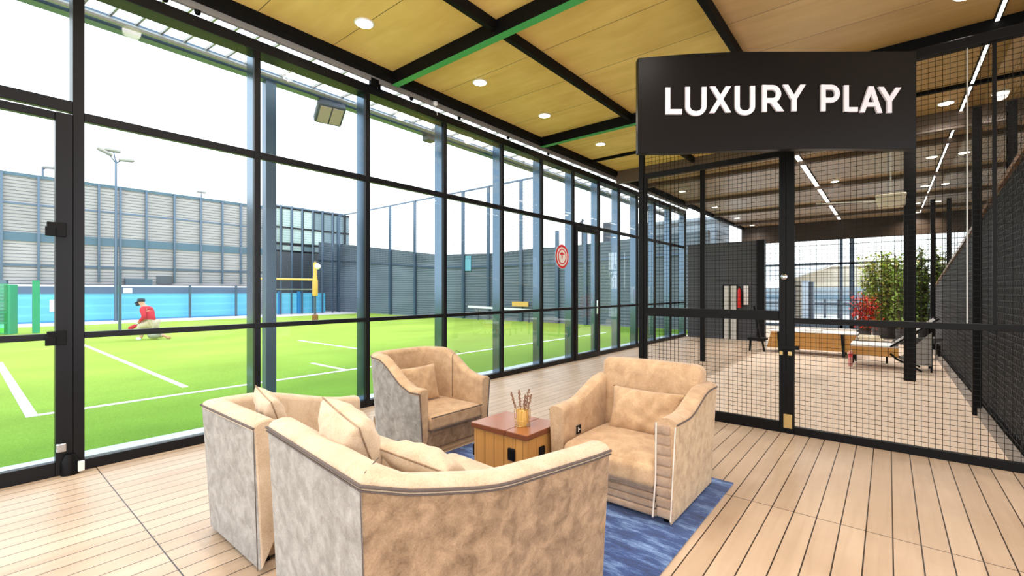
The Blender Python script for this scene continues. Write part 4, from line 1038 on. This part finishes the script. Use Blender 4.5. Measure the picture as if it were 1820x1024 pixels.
MB().box(gbX+.02, gbX+.3, ya-.5, yc+1, 0, zz(550, 452, gbX)).build('ground_storey', plain('dark_shop', (72,74,82), .5, 0, .3, .8), gb)
cb2 = empty('corner_board', (-29.8, 15, 0)); tag(cb2, 'cyan board section near the court corner behind the yellow padded pole', 'board')
for a, b_ in ((470, 496), (498, 529), (533, 578)):
    yA, _ = onX(a, -29.8); yB, _ = onX(b_, -29.8); MB().box(-29.9, -29.8, yA, yB, .02, 1.35).build('cyan_panel', M_cy, cb2)
for px in (497, 531):
    y, _ = onX(px, -29.75); MB().box(-29.8, -29.7, y-.1, y+.1, 0, 1.45).build('post', plain('board_blue2', (50,130,186), .5), cb2)
# padded pole with bar
g = G(560, 571)
pp = empty('padded_pole', (g.x, g.y, 0)); tag(pp, 'yellow padded net pole with orange bar on the lawn', 'pole')
M_yel = plain('pad_yellow', (232,178,84), .6, 0, .25, 6); M_or = plain('bar_orange', (236,186,96), .6, 0, .1, 6)
dg = (Vector((g.x, g.y, 0))).length
MB().tube([(g.x, g.y, .2), (g.x, g.y, 2.95)], .05, 10).build('core_post', M_dg, pp)
MB().lathe([(.10, 0), (.13, .05), (.13, .75), (.1, .82), (.1, .95), (.08, 1.0), (.08, 1.6), (.05, 1.65)], (g.x, g.y, 1.22), 14).build('yellow_padding', M_yel, pp, smooth=True)
MB().lathe([(.12, 0), (.14, .02), (.14, .3), (.08, .34)], (g.x, g.y, 0), 14).build('brown_foot', plain('foot_brown', (150,96,56), .7), pp, smooth=True)
MB().soft((g.x+.05, g.y+.09, 2.66), .15, .15, .15, .149, n=6).build('white_cap', M_white, pp, smooth=True)
MB().tube([(g.x, g.y, 2.02), (g.x-.4, g.y-2.9, 2.02)], .045, 8).build('orange_bar', M_or, pp)
MB().tube([(g.x, g.y, 1.55), (g.x-.4, g.y-2.9, 1.55)], .02, 8).build('lower_bar', M_grey, pp)
# end wall of the court
ew = empty('court_end_wall', (-16, EY, 0)); tag(ew, 'dark blue grey slatted wall closing the far end of the court', 'wall')
M_dwall = stripes('dark_slatted_wall', (112,122,134), (78,87,98), 7.5, .6, mixn=.3, duty=.66)
def ep(px, py): x, d = onY(px, EY); return (x, zat(py, d))
top = [ep(566, 430), ep(640, 437), ep(700, 444), ep(780, 453), ep(881, 450), ep(955, 441), ep(1008, 438), ep(1056, 432), (-5.1, 3.7)]
MB().prism([(top[0][0], 0)]+top+[(-5.1, 0)], lambda p: (p[0], EY, p[1]), lambda p: (p[0], EY+.25, p[1])).build('slatted_panel', M_dwall, ew)
t2 = [(x, z*.62+.6) for x, z in top]
lm = MB()
for a, b_ in zip(t2, t2[1:]): lm.bar((a[0], EY-.03, a[1]), (b_[0], EY-.03, b_[1]), .05, .08)
lm.build('curved_rail', M_frameb, ew)
for px in (600, 637, 693, 737, 823, 868, 926, 990, 1040):
    x, _ = onY(px, EY-.1); MB().box(x-.08, x+.08, EY-.14, EY-.04, 0, 6.85 if px < 960 else 4.2).build('post', M_frameb, ew)
x0n, _ = onY(602, EY); x1n, _ = onY(957, EY)
MB().box(x0n, x1n, EY-.1, EY-.03, 6.8, 6.88).build('top_rail', M_frameb, ew)
nm = MB()
z = 3.2
while z < 6.8: nm.box(x0n, x1n, EY-.07, EY-.06, z, z+.012); z += .16
x = x0n
while x < x1n: nm.box(x, x+.01, EY-.07, EY-.06, 3.2, 6.8); x += .3
nm.build('netting', M_dg, ew)
MB().box(onY(828, EY)[0], onY(838, EY)[0], EY-.06, EY-.02, 2.55, 3.35).build('blue_square', plain('sq_blue', (120,180,200), .5), ew)
s = MB().box(onY(915, EY)[0], onY(943, EY)[0], EY-.22, EY-.16, .72, .95).build('yellow_sign', M_or, ew)
wt = MB().bar((onY(832, EY-.5)[0], EY-.5, .66), (onY(957, EY-.5)[0], EY-.5, .56), .06, .1).build('white_barrier', M_white); tag(wt, 'long thin white barrier in front of the dark end wall', 'barrier')
for px in (850, 895, 940):
    x, _ = onY(px, EY-.5); MB().box(x-.03, x+.03, EY-.52, EY-.48, 0, .56).build('leg', M_dg, wt)
# netting on the far side (left wall corner)
nm = MB(); y = onX(470, -29.6)[0]; yE = EY-.2
zq = 1.5
while zq < 6.8: nm.box(-29.61, -29.6, y, yE, zq, zq+.012); zq += .16
cn = empty('corner_netting', (-29.6, 16, 0)); tag(cn, 'fine tall netting with thin posts in front of the glazed building', 'netting')
nm.build('net', M_dg, cn)
MB().box(-29.65, -29.55, y, yE, 6.8, 6.88).build('top_rail', M_frameb, cn)
for px in (486, 499, 518, 537, 556, 573, 591, 603):
    yq, _ = onX(px, -29.6); MB().box(-29.64, -29.56, yq-.04, yq+.04, 0, 6.8).build('post', M_frameb, cn)
# rooftop things over the end wall
x, d = onY(1078, 24); o = MB().box(x-.22, x+.22, 24, 24.4, 0, zat(395, d)).build('chimney', M_dg); tag(o, 'dark square chimney above the end wall seen through the upper panes', 'chimney')
x, d = onY(1035, 24); o = MB().tube([(x, 24, 0), (x, 24, zat(390, d))], .06, 8).bar((x-.3, 24, zat(398, d)), (x+.1, 24, zat(392, d)), .08).build('roof_mast', M_dg); tag(o, 'thin mast above the end wall seen through the door', 'mast')
o = MB().box(-9, -5.5, 20, 22, 0, 4.4).box(-9.1, -5.4, 19.9, 22.1, 4.4, 4.55).build('grey_outbuilding', stripes('outbuilding', (150,160,166), (120,130,138), 3, .7)); tag(o, 'grey outbuilding behind the end wall near the glass doors', 'building')

# ------------------------------------------------------------------ canopy gutter, outer column, floodlight
cg = empty('canopy_gutter', (-6.12, 6, 4.15)); tag(cg, 'pale outer gutter beam with thin rungs above the glass wall outside', 'gutter')
MB().box(-6.18, -6.06, -3, 16, 4.12, 4.24).build('beam', M_frameb, cg)
MB().tube([(-6.0, -3, 4.16), (-6.0, 16, 4.16)], .03, 8).build('pipe', M_grey, cg)
rn = MB(); y = -2.8
while y < 16: rn.bar((-6.1, y, 4.22), (-5.15, y+.12, 4.27), .02, .03); y += .21 if y < 2.2 else .42
rn.build('rungs', M_grey, cg)
oc = MB().box(-6.18, -6.06, 2.49, 2.62, 0, 4.12).build('outer_column', M_frameb, bevel=.006); tag(oc, 'slim blue grey column outside, right behind the second mullion', 'column')
fy, fd = onX(588, -6.12); fz = zat(200, fd)
fl_ = empty('floodlight', (-6.12, fy, fz)); tag(fl_, 'square floodlight hanging from the gutter beam outside', 'floodlight')
m = MB().soft((0,0,0), .19, .17, .06, .03, n=5); Mx = Matrix.Translation((-6.15, fy, fz)) @ Vector((.5, -.12, -.8)).to_track_quat('-Z', 'Y').to_matrix().to_4x4(); m.v = [tuple(Mx @ Vector(v)) for v in m.v]
m.build('housing', M_dg, fl_, smooth=True)
m = MB().box(-.155, -.01, -.135, .135, -.068, -.058).box(.01, .155, -.135, .135, -.068, -.058); m.v = [tuple(Mx @ Vector(v)) for v in m.v]
m.build('lamp_glass', plain('lamp_glass', (200,178,160), .3), fl_)
MB().bar((-6.12, fy+.08, 4.14), (-6.12, fy+.06, fz+.03), .05).bar((-6.12, fy-.1, fz+.09), (-6.12, fy+.15, fz+.09), .04).build('bracket', M_frame, fl_)
ge, _ = onX(763, -6.12); o = MB().box(-6.2, -6.04, ge-.09, ge+.09, 4.04, 4.12).build('junction_box', M_dg); tag(o, 'small dark junction box under the gutter beam outside', 'box')

# ------------------------------------------------------------------ player
M_skin = plain('skin', (206,150,118), .6, 0, .05, 10); M_shirt = plain('red_shirt', (196,34,50), .8, 0, .12, 8)
M_pants = plain('cream_trousers', (200,182,156), .8, 0, .08, 8); M_cap = plain('dark_cap', (42,50,66), .7, 0, .1, 10); M_tan = plain('tan_pad', (196,150,100), .8)
g = G(262, 603); PX, PY = g.x, g.y
pe = None
# frame: a = to the picture's left (roughly -Y and -X), b = towards the camera
av = Vector((-CS, -SN, 0)); bv = Vector((SN, -CS, 0))
def Q(a, b, z): return Vector((PX, PY, 0))+av*a+bv*b+Vector((0,0,z))
def skin(name, verts, edges, mat, parent=None, root=0, sub=2):
    me = bpy.data.meshes.new(name); me.from_pydata([v[0] for v in verts], edges, []); me.materials.append(mat)
    o = bpy.data.objects.new(name, me); COL.objects.link(o)
    sk = o.modifiers.new('skin', 'SKIN'); me.skin_vertices[0] if me.skin_vertices else None
    if not me.skin_vertices: pass
    sk.use_smooth_shade = True
    lay = me.skin_vertices[0].data
    for i, v in enumerate(verts): lay[i].radius = (v[1], v[2] if len(v) > 2 else v[1]); lay[i].use_root = (i == root)
    sb = o.modifiers.new('sub', 'SUBSURF'); sb.levels = sub; sb.render_levels = sub
    if parent: attach(o, parent)
    return o
body = [(Q(-.12,0,.50), .13), (Q(-.05,0,.66), .13), (Q(.02,0,.84), .14), (Q(.07,0,.95), .08), (Q(.12,0,1.02), .055), (Q(.18,0,1.10), .085), (Q(.20,0,1.18), .075),
        (Q(.02,.17,.90), .06), (Q(-.10,.24,.68), .05), (Q(.08,.20,.55), .038), (Q(.16,.17,.50), .03),
        (Q(.02,-.17,.90), .06), (Q(.0,-.22,.68), .05), (Q(.14,-.12,.54), .038), (Q(.20,-.02,.50), .03),
        (Q(-.12,.11,.47), .09), (Q(.14,.14,.40), .075), (Q(.05,.14,.10), .045), (Q(.10,.14,.04), .035), (Q(.18,.14,.03), .03),
        (Q(-.12,-.11,.47), .09), (Q(-.06,-.13,.12), .075), (Q(-.40,-.13,.10), .045), (Q(-.50,-.13,.05), .03)]
ed = [(0,1),(1,2),(2,3),(3,4),(4,5),(5,6),(3,7),(7,8),(8,9),(9,10),(3,11),(11,12),(12,13),(13,14),(0,15),(15,16),(16,17),(17,18),(18,19),(0,20),(20,21),(21,22),(22,23)]
pe = skin('person', body, ed, M_skin); tag(pe, 'crouching player in red shirt and cream trousers on the lawn', 'person')
sh = [(v[0], v[1]*1.15+.01) for v in body]
skin('red_shirt', [sh[0], sh[1], sh[2], sh[3], sh[7], (sh[8][0], .065), (body[9][0], .05), sh[11], (sh[12][0], .065), (body[13][0], .05)], [(0,1),(1,2),(2,3),(3,4),(4,5),(5,6),(3,7),(7,8),(8,9)], M_shirt, pe)
skin('cream_trousers', [(body[0][0], .15), (body[15][0], .115), (body[16][0], .10), (body[17][0], .065), (body[20][0], .115), (body[21][0], .10), (body[22][0], .065)], [(0,1),(1,2),(2,3),(0,4),(4,5),(5,6)], M_pants, pe)
MB().soft(Q(.19,0,1.18), .095, .095, .065, .064, n=6).add([Q(.24,.07,1.14), Q(.24,-.07,1.14), Q(.36,-.05,1.08), Q(.36,.05,1.08), Q(.24,.07,1.165), Q(.24,-.07,1.165), Q(.36,-.05,1.10), Q(.36,.05,1.10)], [(0,1,2,3),(4,7,6,5),(0,3,7,4),(1,5,6,2),(2,6,7,3),(0,4,5,1)]).build('dark_cap', M_cap, pe, smooth=True)
MB().soft(Q(.30,0,1.06), .055, .05, .055, .04, n=5).build('face_guard', M_cap, pe, smooth=True)
for sb_, c in ((.17, 0), (-.02, 0)):
    hb = MB()
    base = body[10][0] if sb_ > 0 else body[14][0]
    hb.soft(base, .045, .03, .035, .028, n=4)
    for k in range(5): hb.tube([base+bv*(.02-.012*k)+Vector((0,0,.01)), base+av*.05+bv*(.02-.012*k)+Vector((0,0,-.01-.002*k)), base+av*.04+bv*(.02-.012*k)+Vector((0,0,-.045))], .009, 5)
    hb.build('gloved_hand', M_white, pe, smooth=True)
MB().soft(Q(.16,.14,.03), .11, .05, .035, .03, n=4).build('shoe', M_white, pe, smooth=True)
MB().soft(Q(-.54,-.13,.04), .09, .05, .04, .03, n=4).build('shoe', M_tan, pe, smooth=True)
MB().soft(Q(-.20,.0,.14), .17, .12, .12, .11, n=5, rot=TH).build('grey_knee_pad', M_grey, pe, smooth=True)
bt = MB().tube([Q(.12,.1,.52), Q(.28,.1,.42), Q(.44,.1,.33), Q(.48,.1,.31)], [.03, .05, .065, .02], 10).build('red_bat', M_shirt, smooth=True); tag(bt, 'short red bat held low by the crouching player', 'bat')
bpy.context.view_layer.update()
